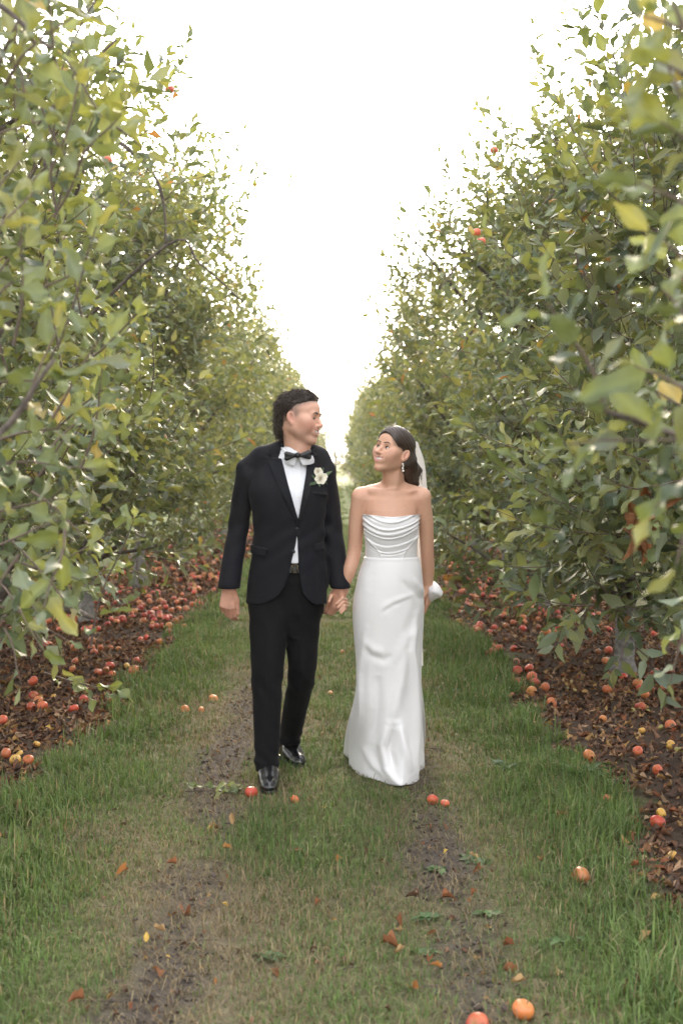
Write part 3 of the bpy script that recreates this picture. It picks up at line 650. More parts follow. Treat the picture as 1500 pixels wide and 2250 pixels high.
# ------------------------------------------------------------------ signed-distance modelling: bodies grow as one smooth surface
class Vox:
    def __init__(s, lo, hi, h):
        s.lo = np.array(lo, float); s.h = h
        s.n = np.ceil((np.array(hi, float)-s.lo)/h).astype(int)+1
        s.ax = [(s.lo[i]+h*np.arange(s.n[i])).astype(np.float32) for i in range(3)]
        s.f = np.full(tuple(s.n), 1.0, np.float32)
    def sl(s, lo, hi):
        r = []
        for i in range(3):
            a = int(np.clip(math.floor((lo[i]-s.lo[i])/s.h), 0, s.n[i])); b = int(np.clip(math.ceil((hi[i]-s.lo[i])/s.h)+1, 0, s.n[i]))
            r.append(slice(a, b))
        return tuple(r)
    def xyz(s, sl=None):
        sl = sl or (slice(None),)*3
        return s.ax[0][sl[0]][:, None, None], s.ax[1][sl[1]][None, :, None], s.ax[2][sl[2]][None, None, :]
    def mix(s, sl, d, k, op):
        f = s.f[sl]
        if op == 'u':
            if k > 0: hh = np.maximum(k-np.abs(f-d), 0)/k; s.f[sl] = np.minimum(f, d)-hh*hh*k*.25
            else: s.f[sl] = np.minimum(f, d)
        elif op == 's':
            d = -d
            if k > 0: hh = np.maximum(k-np.abs(f-d), 0)/k; s.f[sl] = np.maximum(f, d)+hh*hh*k*.25
            else: s.f[sl] = np.maximum(f, d)
    def cap(s, a, b, ra, rb=None, k=.01, op='u', flat=None):
        """tapered capsule; flat=(axis vector, factor) squashes it along an axis"""
        rb = ra if rb is None else rb; a = np.array(a, float); b = np.array(b, float); m = k+4*s.h; R = max(ra, rb)
        sl = s.sl(np.minimum(a, b)-R-m, np.maximum(a, b)+R+m); X, Y, Z = s.xyz(sl)
        if s.f[sl].size == 0: return
        ab = b-a; L2 = max((ab*ab).sum(), 1e-9)
        px, py, pz = X-a[0], Y-a[1], Z-a[2]
        t = np.clip((px*ab[0]+py*ab[1]+pz*ab[2])/L2, 0, 1)
        qx, qy, qz = px-t*ab[0], py-t*ab[1], pz-t*ab[2]
        d2 = qx*qx+qy*qy+qz*qz
        if flat is not None:
            v, fac = flat; v = np.array(v)/np.linalg.norm(v); c = qx*v[0]+qy*v[1]+qz*v[2]; d2 = d2+c*c*(1/fac**2-1)
        s.mix(sl, np.sqrt(d2)-(ra+(rb-ra)*t), k, op)
    def chain(s, pts, rs, k=.01, op='u'):
        for i in range(len(pts)-1): s.cap(pts[i], pts[i+1], rs[i], rs[i+1], k, op)
    def limb(s, pts, rs, k=.01, n=5):
        """smooth limb: the joints are resampled along a curve, then blended into the body once"""
        p = bez(np.array(pts, float), n); r = bez(np.stack([np.arange(len(rs)), rs, np.zeros(len(rs))], -1), n)[:, 1]
        g = Vox.__new__(Vox); g.lo, g.h, g.n, g.ax = s.lo, s.h, s.n, s.ax; R_ = max(r)+k+5*s.h
        sl = s.sl(p.min(0)-R_, p.max(0)+R_); g.f = np.full(s.f.shape, 1.0, np.float32) if False else None
        X, Y, Z = s.xyz(sl); d = np.full(s.f[sl].shape, 1.0, np.float32)
        for i in range(len(p)-1):
            a, b = p[i], p[i+1]; ab = b-a; px, py, pz = X-a[0], Y-a[1], Z-a[2]
            t = np.clip((px*ab[0]+py*ab[1]+pz*ab[2])/max((ab*ab).sum(), 1e-9), 0, 1)
            d = np.minimum(d, np.sqrt((px-t*ab[0])**2+(py-t*ab[1])**2+(pz-t*ab[2])**2)-(r[i]+(r[i+1]-r[i])*t))
        s.mix(sl, d, k, 'u')
    def ell(s, c, r, k=.01, op='u', R=None):
        """ellipsoid; R rotates local axes to the world"""
        c = np.array(c, float); r = np.array(r, float); m = k+4*s.h
        ext = r if R is None else np.sqrt(((R*r[None, :])**2).sum(1))
        sl = s.sl(c-ext-m, c+ext+m)
        if s.f[sl].size == 0: return
        X, Y, Z = s.xyz(sl); px, py, pz = X-c[0], Y-c[1], Z-c[2]
        if R is not None:
            px, py, pz = (R[0, 0]*px+R[1, 0]*py+R[2, 0]*pz), (R[0, 1]*px+R[1, 1]*py+R[2, 1]*pz), (R[0, 2]*px+R[1, 2]*py+R[2, 2]*pz)
        k0 = np.sqrt((px/r[0])**2+(py/r[1])**2+(pz/r[2])**2); k1 = np.sqrt((px/r[0]**2)**2+(py/r[1]**2)**2+(pz/r[2]**2)**2)
        s.mix(sl, k0*(k0-1)/np.maximum(k1, 1e-4), k, op)
    def loft(s, tab, k=.01, op='u', pw=2.0):
        """upright body of elliptic sections: rows (z, cx, cy, rx, ry)"""
        tab = np.array(sorted(tab), float); m = k+4*s.h; z0, z1 = tab[0, 0], tab[-1, 0]
        lo = (tab[:, 1]-tab[:, 3]).min()-m, (tab[:, 2]-tab[:, 4]).min()-m, z0-m
        hi = (tab[:, 1]+tab[:, 3]).max()+m, (tab[:, 2]+tab[:, 4]).max()+m, z1+m
        sl = s.sl(lo, hi); X, Y, Z = s.xyz(sl); z = np.clip(Z[0, 0], z0, z1)
        cx, cy_, rx, ry = [np.interp(z, tab[:, 0], tab[:, i])[None, None, :].astype(np.float32) for i in (1, 2, 3, 4)]
        px, py = np.abs(X-cx), np.abs(Y-cy_)
        if pw == 2.0:
            k0 = np.sqrt((px/rx)**2+(py/ry)**2); k1 = np.sqrt((px/rx**2)**2+(py/ry**2)**2); d = k0*(k0-1)/np.maximum(k1, 1e-4)
        else:
            k0 = ((px/rx)**pw+(py/ry)**pw)**(1/pw); d = (k0-1)*np.minimum(rx, ry)
        d = np.maximum(d, np.maximum(z0-Z, Z-z1)); s.mix(sl, d, k, op)
    def mesh(s): return nets(s.f, s.lo, s.h)
def nets(f, lo, h):
    """surface nets: one vertex in every cell the surface crosses"""
    s = f < 0; nx, ny, nz = f.shape
    cnt = np.zeros((nx-1, ny-1, nz-1), np.uint8); offs = [(i, j, k) for i in (0, 1) for j in (0, 1) for k in (0, 1)]
    for i, j, k in offs: cnt += s[i:nx-1+i, j:ny-1+j, k:nz-1+k]
    act = (cnt > 0) & (cnt < 8); I = np.argwhere(act); idx = np.full(act.shape, -1, np.int32); idx[act] = np.arange(len(I), dtype=np.int32)
    fv = np.stack([f[I[:, 0]+i, I[:, 1]+j, I[:, 2]+k] for i, j, k in offs], 1); O = np.array(offs, float)
    acc = np.zeros((len(I), 3)); n = np.zeros(len(I))
    for a in range(8):
        for b in range(a+1, 8):
            if np.abs(O[a]-O[b]).sum() != 1: continue
            cr = (fv[:, a] < 0) != (fv[:, b] < 0); den = fv[:, a]-fv[:, b]
            t = np.where(cr, fv[:, a]/np.where(np.abs(den) < 1e-9, 1e-9, den), 0)
            acc += np.where(cr[:, None], O[a]+(O[b]-O[a])*t[:, None], 0); n += cr
    V = lo+h*(I+acc/np.maximum(n, 1)[:, None]); Fs = []
    for axis in range(3):
        u, v = (axis+1) % 3, (axis+2) % 3
        A = [slice(1, -1)]*3; B = [slice(1, -1)]*3; A[axis] = slice(0, -1); B[axis] = slice(1, None)
        sa, sb = s[tuple(A)], s[tuple(B)]; E = np.argwhere(sa != sb); inside = sa[tuple(E.T)]
        base = E.copy()          # grid index: axis -> E, others E+1 ; cells around: (-1,0)
        def cell(du, dv):
            c = base.copy(); c[:, u] += du; c[:, v] += dv; return idx[tuple(c.T)]
        q = np.stack([cell(0, 0), cell(1, 0), cell(1, 1), cell(0, 1)], 1)
        q[~inside] = q[~inside][:, ::-1]; Fs.append(q)
    F = np.vstack(Fs); F = F[(F >= 0).all(1)]
    return V, F
def poly2d(pts, X, Z):
    """signed distance of a 2-D polygon (x,z) on open grids"""
    pts = np.array(pts, float); X = X[:, 0, 0][:, None]; Z = Z[0, 0][None, :]
    d = np.full((X.shape[0], Z.shape[1]), 1e9); ins = np.zeros(d.shape, bool); n = len(pts)
    for i in range(n):
        a, b = pts[i], pts[(i+1) % n]; e = b-a; wx, wz = X-a[0], Z-a[1]
        t = np.clip((wx*e[0]+wz*e[1])/max((e*e).sum(), 1e-12), 0, 1); d = np.minimum(d, (wx-e[0]*t)**2+(wz-e[1]*t)**2)
        c = ((a[1] > Z) != (b[1] > Z)) & (X < (b[0]-a[0])*(Z-a[1])/((b[1]-a[1]) if abs(b[1]-a[1]) > 1e-9 else 1e-9)+a[0]); ins ^= c
    d = np.sqrt(d); return np.where(ins, -d, d).astype(np.float32)[:, None, :]
def rot(yaw, pitch, roll):
    return np.array(Matrix.Rotation(math.radians(yaw), 3, 'Z') @ Matrix.Rotation(math.radians(pitch), 3, 'X') @ Matrix.Rotation(math.radians(roll), 3, 'Y'))

class Head:
    """head-local frame: face looks to -Y, eyes at z=0"""
    def __init__(s, c, R, k): s.c = np.array(c, float); s.R = R; s.k = k
    def w(s, p): return s.c+s.R @ (np.array(p, float)*s.k)
    def loc(s, V): return ((V-s.c) @ s.R)/s.k
def head_sdf(v, H, male):
    k = H.k; E = lambda c, r, kk=.015, op='u', RR=None: v.ell(H.w(c), np.array(r)*k, kk, op, H.R if RR is None else H.R @ RR)
    C = lambda a, b, ra, rb=None, kk=.01, op='u': v.cap(H.w(a), H.w(b), ra*k, (ra if rb is None else rb)*k, kk, op)
    E((0, .018, .034), (.075, .096, .084), .02)                       # skull
    E((0, -.052, .04), (.058, .043, .05), .03)                        # forehead
    E((0, -.03, -.04), (.059 if male else .051, .062, .07), .03)      # face
    for sx in (-1, 1):
        C((sx*(.053 if male else .045), .004, -.05), (sx*(.022 if male else .014), -.066, -.1), .019 if male else .014, .015 if male else .012, .03)   # jaw line
        E((sx*.038, -.066, -.036), (.026, .022, .024), .03)             # cheek raised by the smile
        E((sx*.052, -.05, -.012), (.02, .028, .018), .03)             # cheekbone
    for sx in (-1, 1): E((sx*(.045 if male else .037), -.03, -.044), (.019, .036, .036), .03)
    E((0, -.08, -.106), (.023 if male else .018, .016, .016), .02)    # chin
    C((-.036, -.083, .018), (.036, -.083, .018), .010 if male else .007, None, .018)        # brow
    for sx in (-1, 1): E((sx*.031, -.104, -.001), (.019, .018, .0125), .012, 's')          # eye socket
    C((0, -.088, .008), (0, -.112, -.03), .0075, .0105, .012)         # nose bridge
    E((0, -.114, -.033), (.0115, .011, .010), .008)                   # tip
    for sx in (-1, 1): E((sx*.0125, -.099, -.036), (.0085, .012, .008), .007)
    for sx in (-1, 1): E((sx*.007, -.109, -.044), (.0045, .005, .004), .003, 's')
    E((0, -.088, -.066), (.03, .014, .022), .015)                     # muzzle
    mw = .026 if male else .029; mz = -.062
    for sx in (-1, 1):
        C((0, -.1015, mz+.006), (sx*mw*.55, -.097, mz+.0075), .0045, .0042, .004); C((sx*mw*.55, -.097, mz+.0075), (sx*mw, -.086, mz+.012), .0042, .0025, .004)
        C((0, -.098, mz-.016), (sx*mw*.55, -.094, mz-.011), .0058, .005, .005); C((sx*mw*.55, -.094, mz-.011), (sx*mw, -.086, mz+.009), .005, .0025, .004)
    op_ = .0078 if male else .0092
    for sx in (-1, 1): C((0, -.1045, mz-.0045), (sx*mw*.9, -.092, mz+.0065), op_, .0032, .0015, 's')      # open smile
    # eyelids
    for sx in (-1, 1):
        E((sx*.031, -.079, -.001), (.0135, .0125, .0125), .004)
        E((sx*.031, -.094, -.002 if male else 0), (.0125, .0085, .0042 if male else .008), .0015, 's')   # eye opening
    # ears
    for sx in (-1, 1):
        A = np.array(Matrix.Rotation(sx*math.radians(-24), 3, 'Z') @ Matrix.Rotation(math.radians(-12), 3, 'X'))
        e_ = np.array((sx*.079, .012, -.008))
        E(e_, (.0085, .0185, .031), .006, 'u', A); E(e_+A @ np.array((sx*.0085, -.003, .003)), (.0075, .0115, .021), .002, 's', A)
        C(e_+A @ np.array((sx*.002, .004, .012)), e_+A @ np.array((sx*.002, .006, -.008)), .003, .003, .003)      # inner fold
        E((sx*.078, .002, -.034), (.006, .009, .011), .006)
def face_paint(V, H, male, base, lips, blush):
    q = H.loc(V); C = np.broadcast_to(np.array(base), V.shape).copy()
    def dab(c, r, col, amt):
        c = np.array(c, float); r = np.array(r, float)
        a = np.exp(-(((q-c)/r)**2).sum(1))[:, None]*amt; C[:] = C*(1-a)+np.array(col)*a
    for sx in (-1, 1):
        dab((sx*.05, -.06, -.035), (.028, .04, .028), blush, .7 if male else .5)
        dab((sx*.08, .01, -.008), (.02, .02, .03), blush, .55)
    dab((0, -.115, -.033), (.014, .014, .012), blush, .4)
    mw = .029; mz = -.062
    inl = (np.abs(q[:, 0]) < mw+.002) & (q[:, 1] < -.083)
    top = mz+.0045+.010*(np.abs(q[:, 0])/mw)**2
    bot = mz-.020+.030*(np.abs(q[:, 0])/mw)**2
    lip = inl & (q[:, 2] > bot) & (q[:, 2] < top+.0035)
    C[lip] = C[lip]*.25+np.array(lips)*.75
    if male:
        st = np.exp(-((q[:, 2]+.085)/.03)**2)*(q[:, 1] < .0)*(q[:, 2] < -.04); C[:] = C*(1-.22*st[:, None])+np.array((.16, .11, .09))*.22*st[:, None]
        sb = np.exp(-(((q[:, 1]+.012)/.018)**2+((q[:, 2]-.022)/.03)**2))*(np.abs(q[:, 0]) > .05); C[:] = C*(1-.6*sb[:, None])+np.array((.13, .10, .09))*.6*sb[:, None]
    return C
def ball(c, r, n=14, m=9, R=None):
    th = np.linspace(0, PI, m); ph = np.arange(n)*2*PI/n
    V = np.stack([np.sin(th)[:, None]*np.cos(ph), np.sin(th)[:, None]*np.sin(ph), np.cos(th)[:, None]*np.ones(n)], -1).reshape(-1, 3)
    N = V.copy(); V = V*np.array(r)
    if R is not None: V = V @ np.array(R).T
    i = np.arange(m-1)[:, None]*n; j = np.arange(n)[None]; k = (j+1) % n
    return V+np.array(c), np.stack([i+j, i+n+j, i+n+k, i+k], -1).reshape(-1, 4), N
M_EYE = vcol_mat('eye', .12, .6); M_TEETH = plain('teeth', (.78, .74, .66), .3)
def on_face(v, H, x, z, off):
    """point of the face surface at local (x, z), lifted by off"""
    for y in np.arange(-.135, 0, .0006):
        p = H.w((x, y, z)); i = np.round((p-v.lo)/v.h).astype(int)
        if v.f[tuple(i)] < v.h*.3: return H.w((x, y-off, z))
    return H.w((x, -.08, z))
def hairline(V, C, hv, w_, amt, col):
    """short stubble on the skin next to the hair"""
    i = np.clip(np.round((V-hv.lo)/hv.h).astype(int), 0, np.array(hv.f.shape)-1); d = hv.f[i[:, 0], i[:, 1], i[:, 2]]
    ins = ((V > hv.lo) & (V < hv.lo+hv.h*(hv.n-1))).all(1); a = np.where(ins, sstep(w_, 0, d), 0)[:, None]*amt
    return C*(1-a)+np.array(col)*a
def face_parts(v, par, H, male, brow, iris, look):
    for sx in (-1, 1):
        c = H.w((sx*.031, -.0785, -.001)); V, Q, N = ball(c, (.0122*H.k,)*3, 24, 16)
        g = nrm(.55*nrm(np.array(look)-c)+.6*(H.R @ np.array((0, -1., 0)))); a = N @ g
        C = np.where((a > .93)[:, None], (.01, .008, .007), np.where((a > .76)[:, None], iris, (.72, .68, .66)))
        obj('eye', V, Q, M_EYE, par, C)
        z = .0225 if male else .0235; yy = -.094
        q = [on_face(v, H, sx*x_, z+dz_, .0012) for x_, dz_ in ((.011, -.003), (.024, .002), (.037, .003), (.049, -.004))]
        V, Q, T = tube(bez(q, 5), np.interp(np.linspace(0, 1, 16), [0, .3, .7, 1], [.0022, .0036, .0028, .001] if male else [.002, .003, .0025, .0009])*H.k, 6)
        obj('eyebrow', V, [Q, T], brow, par)
        q = [H.w((sx*.0195, -.0895, .0005)), H.w((sx*.031, -.0925, .0062 if not male else .0018)), H.w((sx*.0445, -.0845, .0022 if not male else -.002))]
        V, Q, T = tube(bez(q, 5), (.0019 if not male else .0016)*H.k, 5); obj('eyelashes', V, [Q, T], brow, par)
    # upper teeth
    mw = .024; u = np.linspace(-1, 1, 15); mz = -.062
    top = np.stack([u*mw, -.0985+.0105*u*u, mz+.006+.006*u*u], -1); bot = top+np.array((0, .0005, -.0125))+np.stack([0*u, 0*u, .006*u*u], -1)
    V = np.vstack([top, bot]); V = np.array([H.w(p) for p in V]); i = np.arange(14)
    obj('teeth', V, np.stack([i+15, i+16, i+1, i], -1), M_TEETH, par)

def finger_frame(f, s, n): return nrm(f), nrm(s), nrm(n)
def hand_sdf(v, W, f, s, n, k=1.0, curl=(25, 35, 25), spread=.0, thumb=(.5, .75, .1), splay=0.0):
    """hand from the wrist W: f along the fingers, s toward the thumb, n out of the back of the hand"""
    f, s, n = finger_frame(f, s, n); W = np.array(W, float)
    kn = []
    for i, (o, ln, r, fl) in enumerate(((.027, .088, .0105, (.042, .027, .021)), (.009, .092, .0108, (.046, .030, .022)), (-.009, .088, .0102, (.043, .028, .021)), (-.026, .081, .0090, (.034, .022, .018)))):
        a = W+s*o*.6*k; b = W+f*ln*k+s*o*k
        v.cap(a, b, .0135*k, .0112*k, .012)
        p = b; d = f+s*spread*o*20; d = nrm(d)
        th = 0
        for j in range(3):
            th += math.radians(curl[j]*(1+.12*(i-1.5)))
            dd = nrm(d*math.cos(th)-n*math.sin(th)); q = p+dd*fl[j]*k
            v.cap(p, q, r*k*(1-.08*j), r*k*(1-.08*(j+1)), .0025); p = q
        kn.append((b, p))
    tf, ts, tn = thumb
    t0 = W+s*.022*k+f*.015*k; d = nrm(f*tf+s*ts-n*tn); t1 = t0+d*.045*k; d2 = nrm(f*(tf+.5)+s*ts*.35-n*(tn+.15)); t2 = t1+d2*.034*k; t3 = t2+nrm(d2+f*.2)*.026*k
    v.cap(t0, t1, .0165*k, .013*k, .012); v.cap(t1, t2, .0118*k, .0105*k, .004); v.cap(t2, t3, .0104*k, .0088*k, .002)
    return kn, t3

SKIN_M = (.57, .32, .225); SKIN_W = (.56, .315, .21)
# ================================================================== the man in the black suit
MB = (-.235, 6.8, 0)
man = empty('person', MB, 'man in a black suit and bow tie smiling at the woman', 'person')
dm = 6.8
MH = Head((-.178, 6.79, 1.732), rot(68, 4, 3), 1.0)
mL0, mLe, mLw = P(542, 1046, 6.82), P(523, 1165, 6.86), P(503, 1290, 6.76)      # his right arm (left in the picture)
mR0, mRe, mRw = P(715, 1046, 6.82), P(731, 1170, 6.86), P(747, 1290, 6.78)
v = Vox((-.36, 6.62, 1.54), (-.05, 6.96, 1.90), .003)
E = lambda c, r, kk=.012, op='u': v.ell(MH.w(c), np.array(r)*MH.k, kk, op, MH.R)
E((0, .022, .042), (.078, .098, .084), .01)
E((0, -.012, .084), (.058, .070, .042), .02)
E((0, .085, -.02), (.055, .04, .065), .02); E((0, .085, -.065), (.045, .030, .045), .02)
E((0, -.105, .02), (.085, .055, .062), .012, 's'); E((0, -.115, .085), (.07, .035, .03), .01, 's')
E((0, -.06, -.08), (.12, .11, .1), .012, 's')
for sx in (-1, 1): E((sx*.085, -.055, .028), (.036, .062, .05), .010, 's'); E((sx*.085, -.01, .005), (.022, .04, .036), .01, 's'); E((sx*.1, .012, -.02), (.045, .03, .05), .01, 's')
sl = v.sl((-1, 6, 1), (0, 8, 2)); X, Y, Z = v.xyz()
v.f += .0022*np.sin(X*210+3*np.sin(Z*90))*np.sin(Y*230+2*np.sin(X*80))*np.sin(Z*220)
hv_m = v
v = Vox((-.62, 6.52, .70), (.14, 7.02, 1.88), .003)
v.chain([MH.w((0, .028, -.05)), P(655, 985, 6.82), P(650, 1030, 6.83)], [.058, .059, .066], .03)
v.cap(MH.w((0, -.03, -.08)), P(655, 1000, 6.78), .03, .03, .03)
head_sdf(v, MH, True)
for a, e, w_ in ((mL0, mLe, mLw), (mR0, mRe, mRw)):
    v.chain([P(640, 1040, 6.83), a, a*.5+e*.5+np.array((-.004 if a is mL0 else .004, .01, 0)), e, w_], [.045, .032, .032, .030, .026], .012)
v.cap(mLe*.15+mLw*.85, mLw+np.array((0, 0, -.01)), .032, .030, .01)
v.cap(mRe*.15+mRw*.85, mRw+np.array((0, 0, -.01)), .031, .029, .01)
hand_sdf(v, mLw+np.array((-.002, -.004, -.004)), (-.05, -.12, -1), (.92, .25, -.06), (-.25, -1, .1), 1.05, (38, 40, 25), thumb=(.95, .42, .12))
hand_sdf(v, mRw+np.array((-.002, -.002, -.004)), (-.12, -.1, -1), (-.75, .55, .0), (.6, -.9, .1), 1.02, (55, 55, 30), thumb=(.9, .5, .25))
V, F = v.mesh()
C = face_paint(V, MH, True, SKIN_M, (.42, .17, .14), (.52, .20, .15))
C = hairline(V, C, hv_m, .013, .6, (.10, .075, .065))
hd = V[:, 2] < 1.0; C[hd] = C[hd]*np.array((.86, .78, .74))*(.9+.25*vnoise(V[hd][:, 0]*60, V[hd][:, 2]*60, 1, 5))[:, None]
vm_ = v; mbody = obj('body', V, F, M_SKIN, man, C)
M_HAIR = plain('dark_hair', (.034, .021, .015), .45, .5, bmp=(220, .7, .004))
face_parts(vm_, man, MH, True, M_HAIR, (.06, .04, .025), (.25, 6.75, 1.58))
# hair: cropped sides, curly top and long curls at the nape
v = hv_m
V, F = v.mesh(); hair = obj('hair', V, F, M_HAIR, man)
rng = np.random.default_rng(12)
q = MH.loc(V); bag = Bag(); hc = MH.w((0, .02, .015))
ib = np.clip(np.round((V-vm_.lo)/vm_.h).astype(int), 0, np.array(vm_.f.shape)-1)
cand = np.where((q[:, 2] > -.125) & (q[:, 1] > -.09) & (vm_.f[ib[:, 0], ib[:, 1], ib[:, 2]] > .0015))[0]
for j in rng.choice(cand, 1500):
    b = V[j]; lq = q[j]; n = nrm(b-hc)
    flow = MH.R @ (np.array((np.sign(lq[0])*.25, .9, -.15)) if lq[1] < .03 else np.array((np.sign(lq[0])*.1, .25, -1.)))
    flow = nrm(flow-(flow@n)*n+rng.normal(0, .35, 3)); sd_ = np.cross(n, flow)
    ln = rng.uniform(.018, .034)*(1.25 if lq[1] > .06 else .9); t = np.linspace(0, 1, 9); ph_ = rng.uniform(0, 6.28); wv = rng.uniform(.0022, .0042); fq = rng.uniform(8, 13)
    pts = b[None]+flow[None]*(ln*t)[:, None]+sd_[None]*(wv*np.sin(fq*t+ph_))[:, None]+n[None]*(.0005+.003*np.sin(PI*t)*rng.uniform(.4, 1.5)+wv*.8*np.cos(fq*t+ph_)-.004*t*t*(1 if lq[1] < .06 else .2))[:, None]
    Vt, Q, T = tube(pts, np.interp(t, [0, .3, 1], [.0012, .0018, .0005]), 3, cap=False); bag.add(Vt, Q, None)
bag.build('curls', M_HAIR, hair)

# --- clothes
SUITC = (.0062, .0066, .0095)
M_SUIT = plain('suit_wool', SUITC, .8, .22, noise=(400, .8, 1.25), bmp=(500, .25, .002), sheen=.03)
M_TROU = plain('trouser_wool', (.0035, .0035, .0042), .85, .2, noise=(400, .8, 1.2), bmp=(500, .25, .002), sheen=.02)
M_SHIRT = plain('white_cotton', (.72, .72, .74), .65, .3, bmp=(300, .15, .002))
M_SATIN = plain('black_satin', (.006, .006, .007), .38, .5)
M_LEATHER = plain('polished_leather', (.008, .008, .009), .24, .6, bmp=(60, .08, .004))
JT = [(.845, -.236, 6.80, .198, .128), (.95, -.234, 6.80, .192, .126), (1.07, -.230, 6.80, .178, .121), (1.19, -.229, 6.80, .170, .118), (1.30, -.231, 6.80, .178, .126), (1.38, -.234, 6.805, .19, .124), (1.46, -.237, 6.82, .175, .10), (1.53, -.238, 6.83, .11, .075)]
# smooth interpolation table helper
def dense(tab, n=80):
    tab = np.array(sorted(tab)); z = np.linspace(tab[0, 0], tab[-1, 0], n); out_ = [z]
    for i in range(1, 5):
        cr = bez(np.stack([tab[:, 0], tab[:, i], 0*tab[:, 0]], -1), 12); out_.append(np.interp(z, cr[:, 0], cr[:, 1]))
    return np.stack(out_, -1)
JT = [tuple(r_) for r_ in dense(JT, 60)]
def jacket_base(h):
    v = Vox((-.62, 6.55, .80), (.14, 7.05, 1.68), h)
    v.loft(JT, 0, pw=2.3)
    v.chain([P(618, 990, 6.84), P(575, 1004, 6.83), P(538, 1029, 6.82)], [.05, .046, .042], .03)
    v.chain([P(676, 992, 6.84), P(700, 1006, 6.83), P(719, 1031, 6.82)], [.05, .046, .041], .03)
    v.limb([mL0, mL0*.5+mLe*.5+np.array((-.004, .01, 0)), mLe, mLe*.5+mLw*.5+np.array((-.002, .005, 0)), mLw], [.052, .051, .050, .051, .053], .018)
    v.limb([mR0, mR0*.5+mRe*.5+np.array((.004, .01, 0)), mRe, mRe*.5+mRw*.5+np.array((.002, .005, 0)), mRw+np.array((.003, 0, 0))], [.050, .049, .049, .047, .046], .018)
    v.chain([P(614, 985, 6.87), P(640, 972, 6.90), P(668, 985, 6.87)], [.022, .022, .022], .02)     # collar at the nape
    X, Y, Z = v.xyz()
    # cloth: drag lines from the button, folds at the elbows
    fold = .0028*np.sin((X+.19)*45-(Z-1.17)*70)*np.exp(-((Z-1.13)/.12)**2)*np.exp(-((X+.2)/.16)**2)
    for (e, sx) in ((mLe, -1), (mRe, 1)):
        fold = fold+.0030*np.sin((Z-e[2])*62+(X-e[0])*sx*45)*np.exp(-((Z-e[2]+.02)/.13)**2)*np.exp(-((X-e[0])/.075)**2)
    v.f += fold.astype(np.float32)
    for w_, x in ((mLw, 0), (mRw, 0)):          # straight cuffs
        sl = v.sl((w_[0]-.12, w_[1]-.12, .8), (w_[0]+.085, w_[1]+.12, .97))
        X, Y, Z = v.xyz(sl); arm = (np.abs(X-w_[0]) < .062); cut = (w_[2]-.006)-Z
        v.f[sl] = np.where(arm & (Z < w_[2]+.05), np.maximum(v.f[sl], cut), v.f[sl])
    return v
v = jacket_base(.0045); outer = v.f.copy(); X, Y, Z = v.xyz()
PX = lambda pts, D: [tuple(P(a, b, D)[[0, 2]]) for a, b in pts]
DF = 6.70
vneck = PX([(606, 940), (607, 965), (617, 1006), (632, 1061), (655, 1142), (664, 1097), (672, 1041), (675, 985), (673, 940)], DF)
lower = PX([(653, 1172), (650, 1195), (640, 1236), (634, 1265), (626, 1288), (614, 1306), (600, 1317), (580, 1327), (556, 1332), (556, 1350), (708, 1350), (708, 1332), (690, 1328), (676, 1318), (667, 1306), (661, 1288), (656, 1240)], DF)
hem = Z-(.846)
front = (Y-6.80)
o1 = np.maximum(poly2d(vneck, X, Z), front); v.f = np.maximum(v.f, -o1)
o2 = np.maximum(poly2d(lower, X, Z), front); v.f = np.maximum(v.f, -o2)
V, F = v.mesh(); jacket = obj('jacket', V, F, M_SUIT, man)
def shell(poly, lift, name, par, mat, D=DF, depth=.03, yhi=6.80):
    """a flap of cloth lying on the jacket: polygon in the front view, raised over the cloth"""
    g = np.maximum(np.maximum(outer-lift, -(outer+depth)), np.maximum(poly2d(PX(poly, D), X, Z), Y-yhi))
    V, F = nets(g, v.lo, v.h); return obj(name, V, F, mat, par)
shell([(600, 962), (607, 965), (617, 1006), (632, 1061), (655, 1140), (655, 1160), (648, 1143), (617, 1082), (585, 1014), (596, 1002), (584, 998)], .007, 'lapel', jacket, M_SUIT)
shell([(680, 978), (675, 985), (672, 1041), (663, 1097), (656, 1140), (656, 1160), (664, 1140), (684, 1082), (692, 1024), (683, 1012), (694, 1002)], .007, 'lapel', jacket, M_SUIT)
shell([(541, 1196), (589, 1206), (585, 1224), (540, 1215)], .005, 'pocket_flap', jacket, M_SUIT)
shell([(690, 1196), (712, 1192), (714, 1208), (690, 1213)], .005, 'pocket_flap', jacket, M_SUIT)
shell([(688, 1080), (719, 1084), (719, 1091), (687, 1087)], .004, 'breast_pocket', jacket, M_SUIT)
def yfront(px, py, f=None):
    """depth of the jacket front at a picture position"""
    f = outer if f is None else f; p = P(px, py, DF); i = int(round((p[0]-v.lo[0])/v.h)); k = int(round((p[2]-v.lo[2])/v.h))
    col_ = f[i, :, k]; j = np.argmax(col_ < 0); return v.ax[1][j]
def on_jacket(px, py, off=.0):
    y = yfront(px, py)-off; return P(px, py, y)
for px, py in ((653, 1162), (645, 1212)):
    V, Q, N = ball(on_jacket(px, py, .001), (.0085, .004, .0085)); obj('button', V, Q, M_SATIN, jacket)
# shirt
vs_ = Vox((-.50, 6.60, .93), (.02, 7.0, 1.66), .0045)
vs_.loft([(z, cx, c_, rx-.014, ry-.012) for z, cx, c_, rx, ry in [(1.045, -.231, 6.80, .187, .122)]+[r_ for r_ in JT if r_[0] > 1.06]], 0, pw=2.3)
vs_.chain([P(640, 1010, 6.82), P(650, 1000, 6.815)], [.07, .07], .03)
Xs, Ys, Zs = vs_.xyz(); sh_f = vs_.f.copy()
pl = np.abs((Xs-(P(653, 1050, DF)[0]+.0+(Zs-1.44)*(.03)))) - .016
vs_.f = np.where((pl < 0) & (Ys < 6.8), vs_.f-.0025, vs_.f)
V, F = vs_.mesh(); shirt = obj('shirt', V, F, M_SHIRT, man)
